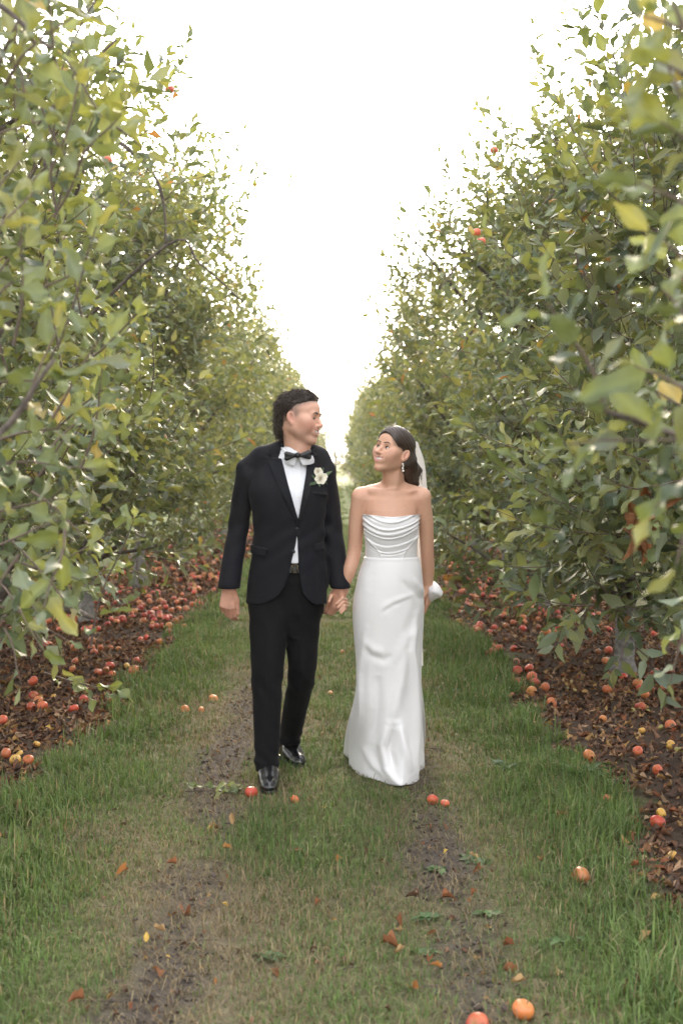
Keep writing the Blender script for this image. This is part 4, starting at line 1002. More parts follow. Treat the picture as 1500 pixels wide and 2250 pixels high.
# collar: two standing leaves folded round the neck
vc = Vox((-.36, 6.66, 1.47), (-.06, 6.98, 1.68), .0025); Xc, Yc, Zc = vc.xyz()
vc.chain([P(655, 1012, 6.80), P(650, 975, 6.825), P(646, 950, 6.835)], [.080, .073, .069], .01)
full = vc.f.copy(); inn = Vox(vc.lo, vc.lo+vc.h*(vc.n-1), .0025)
inn.chain([P(655, 1030, 6.80), P(650, 975, 6.825), P(646, 930, 6.835)], [.073, .0655, .0625], .01)
ni = tuple(min(a, b) for a, b in zip(full.shape, inn.f.shape)); full = full[:ni[0], :ni[1], :ni[2]]; innf = inn.f[:ni[0], :ni[1], :ni[2]]
Xc, Yc, Zc = Xc[:ni[0]], Yc[:, :ni[1]], Zc[:, :, :ni[2]]
g = np.maximum(full, -innf); g = np.maximum(g, Zc-(1.556+(Yc-6.74)*.36-(Xc+.2)*.22)); g = np.maximum(g, (1.505+(Yc-6.74)*.25)-Zc)
gap_ = poly2d(PX([(655, 1003), (645, 1030), (668, 1030)], 6.74), Xc, Zc); g = np.maximum(g, -np.maximum(gap_, Yc-6.8))
V, F = nets(g, vc.lo, vc.h); obj('collar', V, F, M_SHIRT, shirt)
for py in (1029, 1064, 1092, 1118):
    px = 653+(py-1050)*.05; p = P(px, py, 6.7); i = int(round((p[0]-vs_.lo[0])/vs_.h)); k = int(round((p[2]-vs_.lo[2])/vs_.h)); y = vs_.ax[1][np.argmax(vs_.f[i, :, k] < 0)]
    V, Q, N = ball(P(px, py, y-.001), (.0048, .0025, .0048), 10, 6); obj('button', V, Q, M_TEETH, shirt)
# bow tie
vb = Vox((-.26, 6.60, 1.49), (-.10, 6.80, 1.60), .002)
cb = P(654, 1000, 6.705); by = cb[1]
for sx, tip in ((-1, P(630, 1002, by+.004)), (1, P(679, 999, by+.012))):
    vb.cap(cb+np.array((sx*.012, 0, 0)), tip+np.array((0, 0, .010)), .007, .0125, .008, flat=((0, 1, 0), .65)); vb.cap(cb+np.array((sx*.012, 0, -.003)), tip+np.array((0, .002, -.010)), .007, .0125, .008, flat=((0, 1, 0), .65))
vb.ell(cb+np.array((0, -.004, -.001)), (.0125, .011, .0145), .002)
Xb, Yb, Zb = vb.xyz(); vb.f += (.0004*np.sin((Zb-cb[2])*500+np.abs(Xb-cb[0])*120)).astype(np.float32)
V, F = vb.mesh(); obj('bow_tie', V, F, M_SATIN, man)
# trousers
hipL, kneL, ankL = P(592, 1310, 6.80), P(587, 1490, 6.68), P(586, 1688, 6.60)
hipR, kneR, ankR = P(664, 1310, 6.82), P(663, 1480, 6.80), P(634, 1632, 7.16)
v2 = Vox((-.47, 6.42, .03), (.02, 7.32, 1.06), .0046)
v2.loft([(.70, -.240, 6.81, .10, .07), (.80, -.238, 6.81, .165, .105), (.86, -.236, 6.81, .176, .112), (.95, -.234, 6.80, .175, .112), (1.047, -.233, 6.80, .172, .108)], 0, pw=2.2)
v2.limb([hipL, hipL*.5+kneL*.5, kneL, kneL*.5+ankL*.5, ankL], [.100, .088, .074, .063, .055], .03)
v2.limb([hipR, hipR*.5+kneR*.5, kneR, kneR*.5+ankR*.5, ankR], [.096, .081, .066, .059, .054], .03)
X2, Y2, Z2 = v2.xyz()
fold = .0045*np.sin((Z2-.1)*85+(X2+.3)*45+1.5*np.sin(X2*40))*np.exp(-((Z2-.13)/.06)**2)+.0032*np.sin((Z2-.5)*48+(X2+.3)*70)*np.exp(-((Z2-.47)/.07)**2)+.002*np.sin((X2+.24)*60+(Z2-.8)*45)*np.exp(-((Z2-.74)/.1)**2)
v2.f += fold.astype(np.float32)
for h_, k_, a_ in ((hipL, kneL, ankL), (hipR, kneR, ankR)):      # pressed crease down the front of each leg
    zz_ = Z2[0, 0]; xc_ = np.interp(zz_, [a_[2], k_[2], h_[2]], [a_[0], k_[0], h_[0]]); yc_ = np.interp(zz_, [a_[2], k_[2], h_[2]], [a_[1], k_[1], h_[1]])
    v2.f -= (.0045*np.exp(-((X2-xc_[None, None])/.011)**2)*(Y2 < yc_[None, None])*np.exp(-((Z2-.45)/.32)**4)).astype(np.float32)
for kk, (c0, zz) in enumerate(((ankL, .085), (ankR, .098))):
    sl = v2.sl((c0[0]-.1, c0[1]-.12, 0), (c0[0]+.1, c0[1]+.12, .2)); Xq, Yq, Zq = v2.xyz(sl)
    v2.f[sl] = np.maximum(v2.f[sl], zz+(Yq-c0[1])*-.12-Zq)
V, F = v2.mesh(); trousers = obj('trousers', V, F, M_TROU, man)
# belt and buckle
th = np.linspace(0, 2*PI, 49)[:-1]
def ring(z, add): return np.stack([-.2335+(.1725+add)*np.sign(np.cos(th))*np.abs(np.cos(th))**(2/2.2), 6.80+(.1095+add)*np.sign(np.sin(th))*np.abs(np.sin(th))**(2/2.2), np.full(48, z)], -1)
zb = P(650, 1250, 6.69)[2]
V = np.vstack([ring(zb-.018, .001), ring(zb-.018, .006), ring(zb+.018, .006), ring(zb+.018, .001)])
i = np.arange(48); j = (i+1) % 48
Q = np.vstack([np.stack([i+a*48, j+a*48, j+((a+1) % 4)*48, i+((a+1) % 4)*48], -1) for a in range(4)])
belt = obj('belt', V, Q, M_LEATHER, man, smooth=False)
c0 = P(648, 1250, 6.682); bag = Bag()
M_BRASS = plain('dull_brass', (.12, .095, .05), .4, .5, metal=.8)
q = np.array([(-.012, 0, .018), (.012, 0, .018), (.012, 0, -.018), (-.012, 0, -.018), (-.012, 0, .018)])+c0
for a in range(4):
    Vt, Q, T = tube(q[a:a+2], .0028, 6); bag.add(Vt, Q, T)
bag.build('buckle', M_BRASS, belt)
# shoes
def shoe(heel, toe, lift, name='shoe'):
    heel = np.array(heel); toe = np.array(toe); d = nrm(toe-heel); s_ = np.array((-d[1], d[0], 0)); Ln = np.linalg.norm(toe-heel)
    lo = np.minimum(heel, toe)-.09; hi = np.maximum(heel, toe)+.09; hi[2] = .24; lo[2] = -.03
    v = Vox(lo, hi, .003); at = lambda t, z, o=0: heel+d*(t*Ln)+s_*o+np.array((0, 0, z))
    v.cap(at(.12, .055), at(.16, .15), .042, .047, .02)
    v.cap(at(.10, .04), at(.45, .045), .040, .042, .025); v.cap(at(.2, .10), at(.6, .055), .038, .034, .03)
    v.cap(at(.45, .035), at(.86, .026), .046, .034, .03); v.cap(at(.7, .03), at(.93, .024), .038, .026, .02)
    X, Y, Z = v.xyz(); v.f = np.maximum(v.f, (heel[2]+.010)-Z)
    V, F = v.mesh(); o = obj(name, V, F, M_LEATHER, man)
    v = Vox(lo, hi, .003); v.cap(at(.1, .008), at(.45, .008), .043, .040, .02); v.cap(at(.45, .008), at(.9, .008), .047, .034, .02)
    X, Y, Z = v.xyz(); v.f = np.maximum(v.f, np.maximum(Z-(heel[2]+.014), (heel[2]-.004)-Z)); V, F = v.mesh(); obj('sole', V, F, M_SATIN, o)
gx, gy = ankL[0], 6.6
shoe((ankL[0]+.002, 6.69, gz(gx, gy)+.002), (P(592, 1757, 6.41)[0], 6.41, gz(gx, gy)+.002), 0)
shoe((-.262, 7.27, gz(-.2, 7.2)+.004), (-.178, 7.02, gz(-.2, 7.1)+.004), 0)
# boutonniere
bt = tag(empty('boutonniere', tuple(on_jacket(700, 1048, .008))), 'white rose boutonniere with green leaves pinned on the black lapel', 'boutonniere')
def rose(c, r, seed):
    rng = np.random.default_rng(seed); bag = Bag(); c = np.array(c)
    face = nrm(np.array((.15, -1, .25)))
    a1 = nrm(np.cross(face, (0, 0, 1))); a2 = np.cross(face, a1)
    for ring_, (nn, rr, tilt, sz) in enumerate(((3, .15, .15, .75), (4, .4, .35, .9), (5, .7, .7, 1.0), (6, .95, 1.05, 1.05))):
        for k in range(nn):
            a = 2*PI*k/nn+ring_*.7+rng.normal(0, .15); o = math.cos(a)*a1+math.sin(a)*a2
            u = np.linspace(-1, 1, 5); g_ = []
            for t in np.linspace(0, 1, 5):
                wd = r*.75*sz*math.sin(PI*(.12+.68*t))
                hgt = t*r*1.0*sz; out_ = r*rr*(.25+.75*t)+r*tilt*.45*t*t
                for uu in u:
                    tang = np.cross(face, o); g_.append(c+face*(hgt*math.cos(tilt*.7)-r*.5)+o*(out_-.22*r*uu*uu)+tang*wd*uu)
            g_ = np.array(g_); q = np.array([(i*5+j, i*5+j+1, i*5+j+6, i*5+j+5) for i in range(4) for j in range(4)]); bag.add(g_, q, None)
    return bag
M_PETAL = plain('cream_petal', (.80, .75, .62), .6, .3)
b0 = on_jacket(700, 1048, .016)
for (px, py, r, sd) in ((699, 1037, .016, 1), (704, 1052, .021, 2), (712, 1047, .012, 3)):
    p = on_jacket(px, py, .022); rose(p, r, sd).build('rose', M_PETAL, bt)
bag = Bag(); rng = np.random.default_rng(8)
for (a, b, w_) in (((706, 1045), (711, 1026), .32), ((708, 1048), (731, 1034), .28), ((714, 1055), (719, 1066), .3), ((692, 1052), (685, 1043), .4), ((700, 1060), (703, 1070), .45), ((690, 1060), (679, 1066), .5), ((708, 1060), (711, 1068), .3), ((695, 1058), (688, 1066), .5)):
    p0, p1 = on_jacket(*a, .012), on_jacket(*b, .016); Vl, T, Q = leaf_template(6, 3, w_, .3, .1, .5, 0, 5)
    d = p1-p0; ln = np.linalg.norm(d); d = d/ln; n = np.array((0, -1, .2)); n = nrm(n-(n@d)*d); x = np.cross(d, n)
    bag.add(p0+ln*(Vl[:, :1]*x+Vl[:, 1:2]*d+Vl[:, 2:3]*n), Q, T, np.array((.06, .10, .045))*rng.uniform(.7, 1.5))
bag.build('leaves', M_LEAF, bt)
Vt, Q, T = tube(np.array([on_jacket(700, 1052, .008), on_jacket(690, 1062, .008), on_jacket(682, 1068, .006)]), [.003, .003, .0035], 6); obj('stem', Vt, [Q, T], plain('stem_green', (.08, .13, .03), .6), bt)

# ================================================================== the woman in the white dress
WB = (.255, 6.75, 0)
wom = empty('person', WB, 'woman in a strapless white satin gown smiling up at the man', 'person')
W_ = lambda px, py, D=6.75: P(px, py, D)
WH = Head((.268, 6.745, 1.570), rot(-43, -15, 8), .93)
v = Vox((.13, 6.58, 1.33), (.48, 6.98, 1.70), .0028)
E = lambda c, r, kk=.012, op='u': v.ell(WH.w(c), np.array(r)*WH.k, kk, op, WH.R)
E((0, .022, .040), (.0795, .1, .086), .01)
E((0, .05, -.02), (.074, .07, .07), .02); E((0, -.012, .05), (.0765, .09, .079), .015)
E((0, -.118, .006), (.077, .068, .074), .010, 's'); E((0, -.055, -.085), (.12, .09, .095), .012, 's')
for sx in (-1, 1): E((sx*.09, -.035, -.022), (.04, .036, .045), .012, 's'); E((sx*.088, .008, -.012), (.021, .024, .038), .006, 's')
# part line
v.cap(WH.w((0, -.08, .105)), WH.w((0, .02, .132)), .0022, .0022, .004, 's')
v.chain([WH.w((.03, .085, -.03)), W_(898, 1030, 6.83), W_(903, 1052, 6.83), W_(916, 1064, 6.82)], [.050, .036, .028, .010], .03)
v.chain([WH.w((.05, .05, -.05)), W_(893, 1040, 6.80), W_(898, 1058, 6.80)], [.03, .024, .012], .02)
v.chain([W_(908, 1020, 6.84), W_(919, 1034, 6.84), W_(913, 1052, 6.83)], [.02, .014, .008], .02)
hv_w = v
v = Vox((-.05, 6.50, .72), (.54, 7.02, 1.69), .003)
v.chain([WH.w((0, .03, -.045)), W_(864, 1045, 6.775), W_(862, 1085, 6.79)], [.047, .044, .050], .025)
v.cap(WH.w((0, -.025, -.08)), W_(860, 1060, 6.75), .024, .026, .03)
for s_ in (-1, 1): v.cap(WH.w((s_*.045, .02, -.03)), W_(861+s_*4, 1086, 6.738), .010, .008, .02)
head_sdf(v, WH, False)
v.loft([(1.20, .260, 6.765, .115, .092), (1.25, .259, 6.765, .122, .092), (1.29, .257, 6.768, .126, .084), (1.34, .257, 6.775, .125, .070), (1.385, .257, 6.785, .09, .055)], .03)
for s_, (a, b) in ((-1, ((848, 1073), (792, 1088))), (1, ((876, 1073), (927, 1088)))):
    v.cap(W_(*a, 6.80), W_(*b, 6.79), .032, .036, .035)
    v.cap(W_(862+s_*7, 1087, 6.738), W_(862+s_*50, 1078, 6.752), .0065, .0065, .024)           # collar bones
wL = [W_(792, 1095, 6.78), W_(783, 1150, 6.79), W_(778, 1212, 6.80), W_(767, 1255, 6.78), W_(752, 1298, 6.80)]
wR = [W_(926, 1095, 6.78), W_(935, 1150, 6.80), W_(938, 1215, 6.83), W_(940, 1255, 6.86), W_(939, 1292, 6.88)]
v.limb(wL, [.044, .038, .033, .031, .022], .022); v.limb(wR, [.042, .036, .032, .030, .022], .022)
# throat hollow and the two neck muscles
# her left hand (right in the picture) behind the skirt
hand_sdf(v, wR[-1], (0.02, .05, -1), (-.3, -.8, 0), (.9, -.3, .05), .86, (25, 25, 15))
# her right hand: palm behind his, fingers wrapped over the edge of his hand
pw_ = W_(748, 1304, 6.815); v.cap(wL[-1], pw_, .023, .026, .015); v.cap(pw_, W_(742, 1325, 6.81), .028, .026, .012)
for k_, (a, b, c_) in enumerate((((761, 1318), (752, 1315), (739, 1327)), ((762, 1325), (754, 1323), (742, 1335)), ((762, 1332), (756, 1331), (746, 1342)), ((760, 1339), (756, 1338), (749, 1347)))):
    v.chain([W_(750, 1316+k_*6, 6.81), W_(a[0]-2, a[1], 6.775), W_(b[0], b[1], 6.722), W_(*c_, 6.715)], [.0095, .0088, .0085, .0066], .003)
v.chain([W_(736, 1308, 6.80), W_(727, 1310, 6.765), W_(723, 1322, 6.745)], [.011, .009, .007], .006)
V, F = v.mesh()
C = face_paint(V, WH, False, SKIN_W, (.50, .20, .19), (.58, .27, .20))
for p_, r_, a_ in ((wL[2], .05, .35), (wR[2], .05, .35), (W_(752, 1330, 6.73), .03, .3), (wL[0], .07, .2), (wR[0], .07, .2)):
    g_ = np.exp(-(((V-p_)/r_)**2).sum(1))[:, None]*a_; C = C*(1-g_)+np.array((.54, .27, .185))*g_
C = hairline(V, C, hv_w, .006, .6, (.14, .085, .06)); vw_ = v; wbody = obj('body', V, F, M_SKIN, wom, C)
M_WHAIR, nth, bh = mat_new('long_brown_hair')
at_ = attr(nth, 'strand'); nn = nth.nodes.new('ShaderNodeTexNoise'); nn.noise_dimensions = '1D'; nn.inputs['Scale'].default_value = 160; nn.inputs['Detail'].default_value = 3
L(nth, at_.outputs['Fac'], nn.inputs['W']); rgb = nth.nodes.new('ShaderNodeRGB'); rgb.outputs[0].default_value = (.032, .018, .012, 1)
L(nth, var_col(nth, rgb.outputs[0], nn.outputs['Fac'], .5, 1.7), bh.inputs['Base Color']); bh.inputs['Roughness'].default_value = .36; bump(nth, bh, nn.outputs['Fac'], .5, .004)
face_parts(vw_, wom, WH, False, plain('brow_brown', (.03, .018, .012), .6), (.05, .028, .014), MH.w((0, -.1, 0)))
v = hv_w
V, F = v.mesh(); q = WH.loc(V)
strand = np.abs(q[:, 0])*.35+q[:, 2]*.8+q[:, 1]*.55
strand = np.where(V[:, 2] < 1.50, strand*.4+(V[:, 0]-.37)*.7, strand)
V = V+nrm(V-WH.w((0, .02, 0)))*(.0011*np.sin(strand*900)+.0011*np.sin(strand*390+1))[:, None]
whair = obj('hair', V, F, M_WHAIR, wom, extra={'strand': strand})
bag = Bag(); rng = np.random.default_rng(4)
for k_ in range(26):
    a = W_(rng.uniform(905, 915), rng.uniform(1010, 1035), 6.84); e = W_(rng.uniform(902, 928), rng.uniform(1045, 1068), 6.82)
    m_ = (a+e)/2+np.array((rng.uniform(.0, .018), -.01, 0)); Vt, Q, T = tube(bez([a, m_, e], 6), np.linspace(.0014, .0005, 13), 4); bag.add(Vt, Q, T)
bag.build('loose_strands', M_HAIR, whair)
# earrings: four pearls each
M_PEARL = plain('pearl', (.82, .76, .66), .18, .6)
for sx, top in ((1, WH.w((.083, -.002, -.044))), (-1, WH.w((-.083, -.002, -.044)))):
    e = empty('pearl_earring', tuple(top), f'drop earring of four pearls hanging from the {"ear turned to the camera" if sx > 0 else "ear hidden behind the chin"}', 'earring')
    z = 0
    for r in (.0048, .0040, .0052, .0056):
        z -= r*1.35; V, Q, N = ball(np.array(top)+np.array((.001*math.sin(z*300), -.003, z-.004)), (r,)*3, 12, 8); obj('pearl', V, Q, M_PEARL, e); z -= r*.9
# --- gown
m, ntd, bd = mat_new('white_satin'); M_GOWN = m
bd.inputs['Base Color'].default_value = (.69, .67, .66, 1); bd.inputs['Roughness'].default_value = .46; bd.inputs['Specular IOR Level'].default_value = .35
bd.inputs['Sheen Weight'].default_value = .15
no = tex_noise(ntd, 7, 3, .5); bump(ntd, bd, no.outputs['Fac'], .25, .02)
gown = empty('gown', (0, 0, 0)); gown.parent = wom; gown.location = (0, 0, 0)
def loft_surface(rows, nth_, disp=None, close=False):
    """rows: function of v -> (z, cx, cy, rx, ry) table; disp(th, z, x) outward displacement"""
    pass
th = np.linspace(0, 2*PI, 253)[:-1]                        # th=0 -> +x, 270deg -> front (-y)
def grid_surface(zs, tab, disp, ztop=None, skew=None, nth_=360):
    tab = np.asarray(tab); tab = tab[np.argsort(tab[:, 0])]; zs = np.asarray(zs)
    T, Z = np.meshgrid(th, zs, indexing='xy')
    cx, cy_, rx, ry = [np.interp(Z, tab[:, 0], tab[:, i]) for i in (1, 2, 3, 4)]
    c, s_ = np.cos(T), np.sin(T)
    x = cx+rx*np.sign(c)*np.abs(c)**.92; y = cy_+ry*np.sign(s_)*np.abs(s_)**.92
    nx, ny = c/np.maximum(rx, .02), s_/np.maximum(ry, .02); nn_ = np.hypot(nx, ny); nx, ny = nx/nn_, ny/nn_
    d, dz = disp(T, Z, x, y)
    x = x+nx*d; y = y+ny*d; zz = Z+dz
    if skew is not None: y = y+skew(zz, x)
    V = np.stack([x, y, zz], -1).reshape(-1, 3); m_ = len(zs); n_ = len(th)
    i = np.arange(m_-1)[:, None]*n_; j = np.arange(n_)[None]; k = (j+1) % n_
    return V, np.stack([i+j, i+n_+j, i+n_+k, i+k], -1).reshape(-1, 4)
FD = 6.66; wf = FD/FPX
def wx(px): return (px-740)*wf
def wz(py): return CAMZ-(py-1015)*wf
BT = dense([(wz(1131), wx(860.5), 6.765, .1375, .106), (wz(1150), wx(860.5), 6.758, .133, .118), (wz(1175), wx(861), 6.757, .1275, .114), (wz(1200), wx(861), 6.762, .124, .104), (wz(1229), wx(861), 6.765, .1235, .100)])
ztop, zbot = wz(1131), wz(1229)
vv = np.linspace(0, 1, 96)
def saw(p): f = p-np.floor(p); return np.where(f < .72, sstep(0, .72, f), 1-sstep(.72, 1, f))
def bod(T, Z, x, y):
    xc = (x-wx(861))/.13; fr = sstep(.25, -.25, (y-6.757)/.1); t = (ztop-Z)/(ztop-zbot)
    s0 = Z-ztop-.050*xc**2-.005*np.sin(xc*2.2)+.006*(vnoise(xc*1.5, Z*30, 1, 91)-.5); p = (s0+.006*np.sin(s0*75+1)+.004*np.sin(s0*170))/.028+.55*(vnoise(xc*1.3+3, s0*22, 1, 93)-.5)
    side = sstep(.0, .06, (1.0-np.abs(xc)*.98)-.62*sstep(.35, 1, t)*1.05+.22*(1-t))           # cowl narrows toward the waist
    amp = .0066*fr*(.35+1.1*vnoise(xc*1.1, s0*38, 1, 92))*(1-.55*sstep(.75, 1, t))*np.clip(side, .12, 1)*(.55+.45*sstep(0, .1, t))
    edge = .004*np.exp(-((np.abs(xc)-(1.0-.62*sstep(.35, 1, t)*1.0))/.03)**2)*fr*sstep(.3, .5, t)
    return amp*(saw(p)-.4)+edge+.003*np.exp(-(t/.03)**2), -.010*fr*np.exp(-(xc/.6)**2)*np.clip(1-t*4, 0, 1)
V, Q = grid_surface(ztop+(zbot-ztop)*vv, BT, bod)
n_ = 252; lip = V[:n_].copy(); cxy = np.array((wx(861), 6.765)); lip[:, :2] = cxy+(lip[:, :2]-cxy)*.965; lip[:, 2] -= .012    # turned-in top edge
off = len(V); V = np.vstack([V, lip]); j = np.arange(n_); k = (j+1) % n_
Q = np.vstack([Q, np.stack([off+j, j, k, off+k], -1)])
bodice = obj('bodice', V, Q, M_GOWN, gown)
ST = dense([(wz(1226), wx(861), 6.765, .1262, .1035), (wz(1250), wx(861), 6.768, .143, .122), (wz(1285), wx(858), 6.775, .158, .142), (wz(1340), wx(855), 6.785, .170, .158), (wz(1400), wx(855), 6.785, .166, .152), (wz(1450), wx(856), 6.785, .158, .148),
            (wz(1500), wx(856), 6.795, .154, .150), (wz(1560), wx(853), 6.83, .162, .185), (wz(1620), wx(850), 6.89, .174, .245), (wz(1680), wx(849), 6.96, .180, .325), (.004, wx(849), 7.0, .184, .375)])
zs = np.linspace(wz(1226), .006, 160)
def ridge(x, z, pts, wd, amp, taper=True):
    """soft fold of cloth along a polyline in the front view (picture coordinates)"""
    out_ = np.zeros_like(x); q = np.array([(wx(a), wz(b)) for a, b in pts]); best = np.full(x.shape, 9.0); tt = np.zeros_like(x); m_ = len(q)-1
    for i in range(m_):
        a, e = q[i], q[i+1]-q[i]; t = np.clip(((x-a[0])*e[0]+(z-a[1])*e[1])/(e@e), 0, 1); d = np.hypot(x-a[0]-e[0]*t, z-a[1]-e[1]*t)
        u = d < best; best = np.where(u, d, best); tt = np.where(u, (i+t)/m_, tt)
    return amp*np.exp(-(best/wd)**2)*(np.sin(PI*np.clip(tt, .02, .98))**.6 if taper else 1)
def skirt(T, Z, x, y):
    low = sstep(.62, .05, Z); fr = sstep(.1, -.1, y-6.78)
    d = low*(.010*np.sin(9*T+1.2+2*Z)+.003*np.sin(14*T-2.0+3*Z)+.013*np.sin(5*T+.4)*sstep(.4, 0, Z))
    d = d*(1-.45*fr)
    z = Z
    for pts, wd, amp in (([(905, 1270), (920, 1290), (934, 1310)], .012, .006), ([(880, 1275), (908, 1300), (932, 1325)], .014, -.005), ([(835, 1340), (870, 1320), (925, 1300)], .014, .004), ([(838, 1345), (862, 1328), (905, 1312)], .010, -.004),
                         ([(800, 1422), (815, 1440), (842, 1448), (862, 1438)], .016, -.004), ([(800, 1408), (820, 1428), (845, 1434)], .018, .004), ([(915, 1350), (905, 1430), (912, 1500), (918, 1620), (915, 1700)], .014, .014), ([(892, 1420), (880, 1500), (865, 1580)], .022, .010),
                         ([(805, 1380), (790, 1480), (792, 1580), (778, 1660)], .012, .007), ([(850, 1590), (838, 1640), (845, 1690), (880, 1735)], .016, .017), ([(866, 1600), (858, 1650), (868, 1690)], .014, -.015), ([(875, 1590), (885, 1640), (905, 1700)], .018, .014),
                         ([(800, 1650), (822, 1690), (850, 1715)], .016, .009), ([(830, 1480), (826, 1560), (812, 1640)], .022, -.010), ([(820, 1255), (810, 1300)], .02, -.002), ([(860, 1460), (895, 1400), (925, 1380)], .02, .004)):
        d = d+ridge(x, z, pts, wd*1.1, amp*1.7)*fr
    d = d+.0035*np.exp(-((Z-wz(1230))/.004)**2)+fr*(.005*(vnoise(x*9+Z*5, Z*3.5, 1, 94)-.5)+.0022*(vnoise(x*30-Z*14, Z*9+x*5, 1, 95)-.5))*sstep(1.06, .98, Z)
    hemw = np.exp(-(Z/.03)**2)
    return d, hemw*(.004*np.sin(9*T)+.008)
skw = lambda z, x: np.clip((wx(868)-x)*.9, -.03, .4)*sstep(.45, .03, z)
V, Q = grid_surface(zs, ST, skirt, skew=skw)
skirt_o = obj('skirt', V, Q, M_GOWN, gown)
sm = skirt_o.modifiers.new('thickness', 'SOLIDIFY'); sm.thickness = .003; sm.offset = -1
# train swept behind on the left
def sheet(rows, name, par, mat, n=14, th_=.0025):
    """cloth sheet through rows of points"""
    R_ = [bez(r, n) for r in rows]; m_ = len(R_[0]); G = np.array([bez(np.array([r[i] for r in R_]), 8) for i in range(m_)])
    a, b_ = G.shape[:2]; ii = np.arange(a-1)[:, None]*b_+np.arange(b_-1)[None]
    o = obj(name, G.reshape(-1, 3), np.stack([ii, ii+1, ii+b_+1, ii+b_], -1).reshape(-1, 4), mat, par)
    s_ = o.modifiers.new('thickness', 'SOLIDIFY'); s_.thickness = th_; return o
sheet([[P(792, 1500, 6.9), P(782, 1540, 7.0), P(768, 1590, 7.1), P(760, 1628, 7.25), P(764, 1645, 7.3)],
       [P(800, 1500, 6.95), P(800, 1550, 7.1), P(795, 1600, 7.25), P(785, 1632, 7.4), P(785, 1640, 7.45)],
       [P(850, 1500, 7.0), P(860, 1560, 7.2), P(860, 1600, 7.4), P(855, 1625, 7.6), P(855, 1628, 7.65)],
       [P(925, 1500, 6.95), P(932, 1560, 7.05), P(934, 1600, 7.15), P(932, 1640, 7.25), P(930, 1655, 7.3)]], 'train', gown, M_GOWN)
# veil
m, ntv, bv = mat_new('veil_tulle'); M_VEIL = m
bv.inputs['Base Color'].default_value = (.82, .80, .79, 1); bv.inputs['Roughness'].default_value = .8
tr_ = ntv.nodes.new('ShaderNodeBsdfTransparent'); tl = ntv.nodes.new('ShaderNodeBsdfTranslucent'); tl.inputs[0].default_value = (.8, .78, .77, 1)
m1 = ntv.nodes.new('ShaderNodeMixShader'); m1.inputs[0].default_value = .35; m2 = ntv.nodes.new('ShaderNodeMixShader'); m2.inputs[0].default_value = .22
L(ntv, bv.outputs[0], m1.inputs[1]); L(ntv, tl.outputs[0], m1.inputs[2]); L(ntv, m1.outputs[0], m2.inputs[1]); L(ntv, tr_.outputs[0], m2.inputs[2]); L(ntv, m2.outputs[0], ntv.nodes['Material Output'].inputs['Surface'])
veil_o = sheet([[P(911, 972, 6.80), P(909, 1010, 6.84), P(906, 1055, 6.88), P(905, 1100, 6.92), P(898, 1250, 6.98), P(900, 1400, 6.98), P(905, 1462, 7.0)],
       [P(914, 970, 6.81), P(919, 1010, 6.85), P(921, 1055, 6.88), P(923, 1100, 6.93), P(915, 1250, 6.96), P(914, 1400, 6.99), P(918, 1462, 7.0)],
       [P(917, 972, 6.82), P(927, 1012, 6.87), P(930, 1055, 6.90), P(932, 1100, 6.95), P(925, 1250, 6.97), P(924, 1400, 6.99), P(926, 1464, 7.0)],
       [P(918, 976, 6.84), P(931, 1014, 6.90), P(936, 1060, 6.93), P(937, 1100, 6.97), P(926, 1250, 6.99), P(928, 1400, 6.98), P(929, 1462, 7.0)]], 'veil', wom, M_VEIL, 10, .0012)
rng = np.random.default_rng(3)
for (px, py) in ((912, 978), (918, 1000), (933, 1032), (918, 1053), (921, 1075)):
    V, Q, N = ball(P(px, py, 6.845), (.0032,)*3, 8, 6); obj('bead', V, Q, M_PEARL, veil_o)
# gathered end of the veil held in her hand
sheet([[P(940, 1272, 6.93), P(952, 1276, 6.92), P(963, 1285, 6.92), P(970, 1296, 6.93)],
       [P(941, 1285, 6.87), P(955, 1286, 6.86), P(966, 1293, 6.86), P(973, 1302, 6.87)],
       [P(941, 1298, 6.84), P(952, 1300, 6.82), P(962, 1306, 6.83), P(968, 1312, 6.85)],
       [P(940, 1312, 6.86), P(948, 1316, 6.86), P(955, 1316, 6.88), P(962, 1314, 6.9)],
       [P(939, 1322, 6.9), P(941, 1326, 6.9), P(945, 1324, 6.92), P(950, 1320, 6.94)]], 'veil_end', veil_o, M_GOWN, 8, .0015)
V, Q, N = ball(P(963, 1297, 6.855), (.0035,)*3, 8, 6); obj('bead', V, Q, M_PEARL, veil_o)
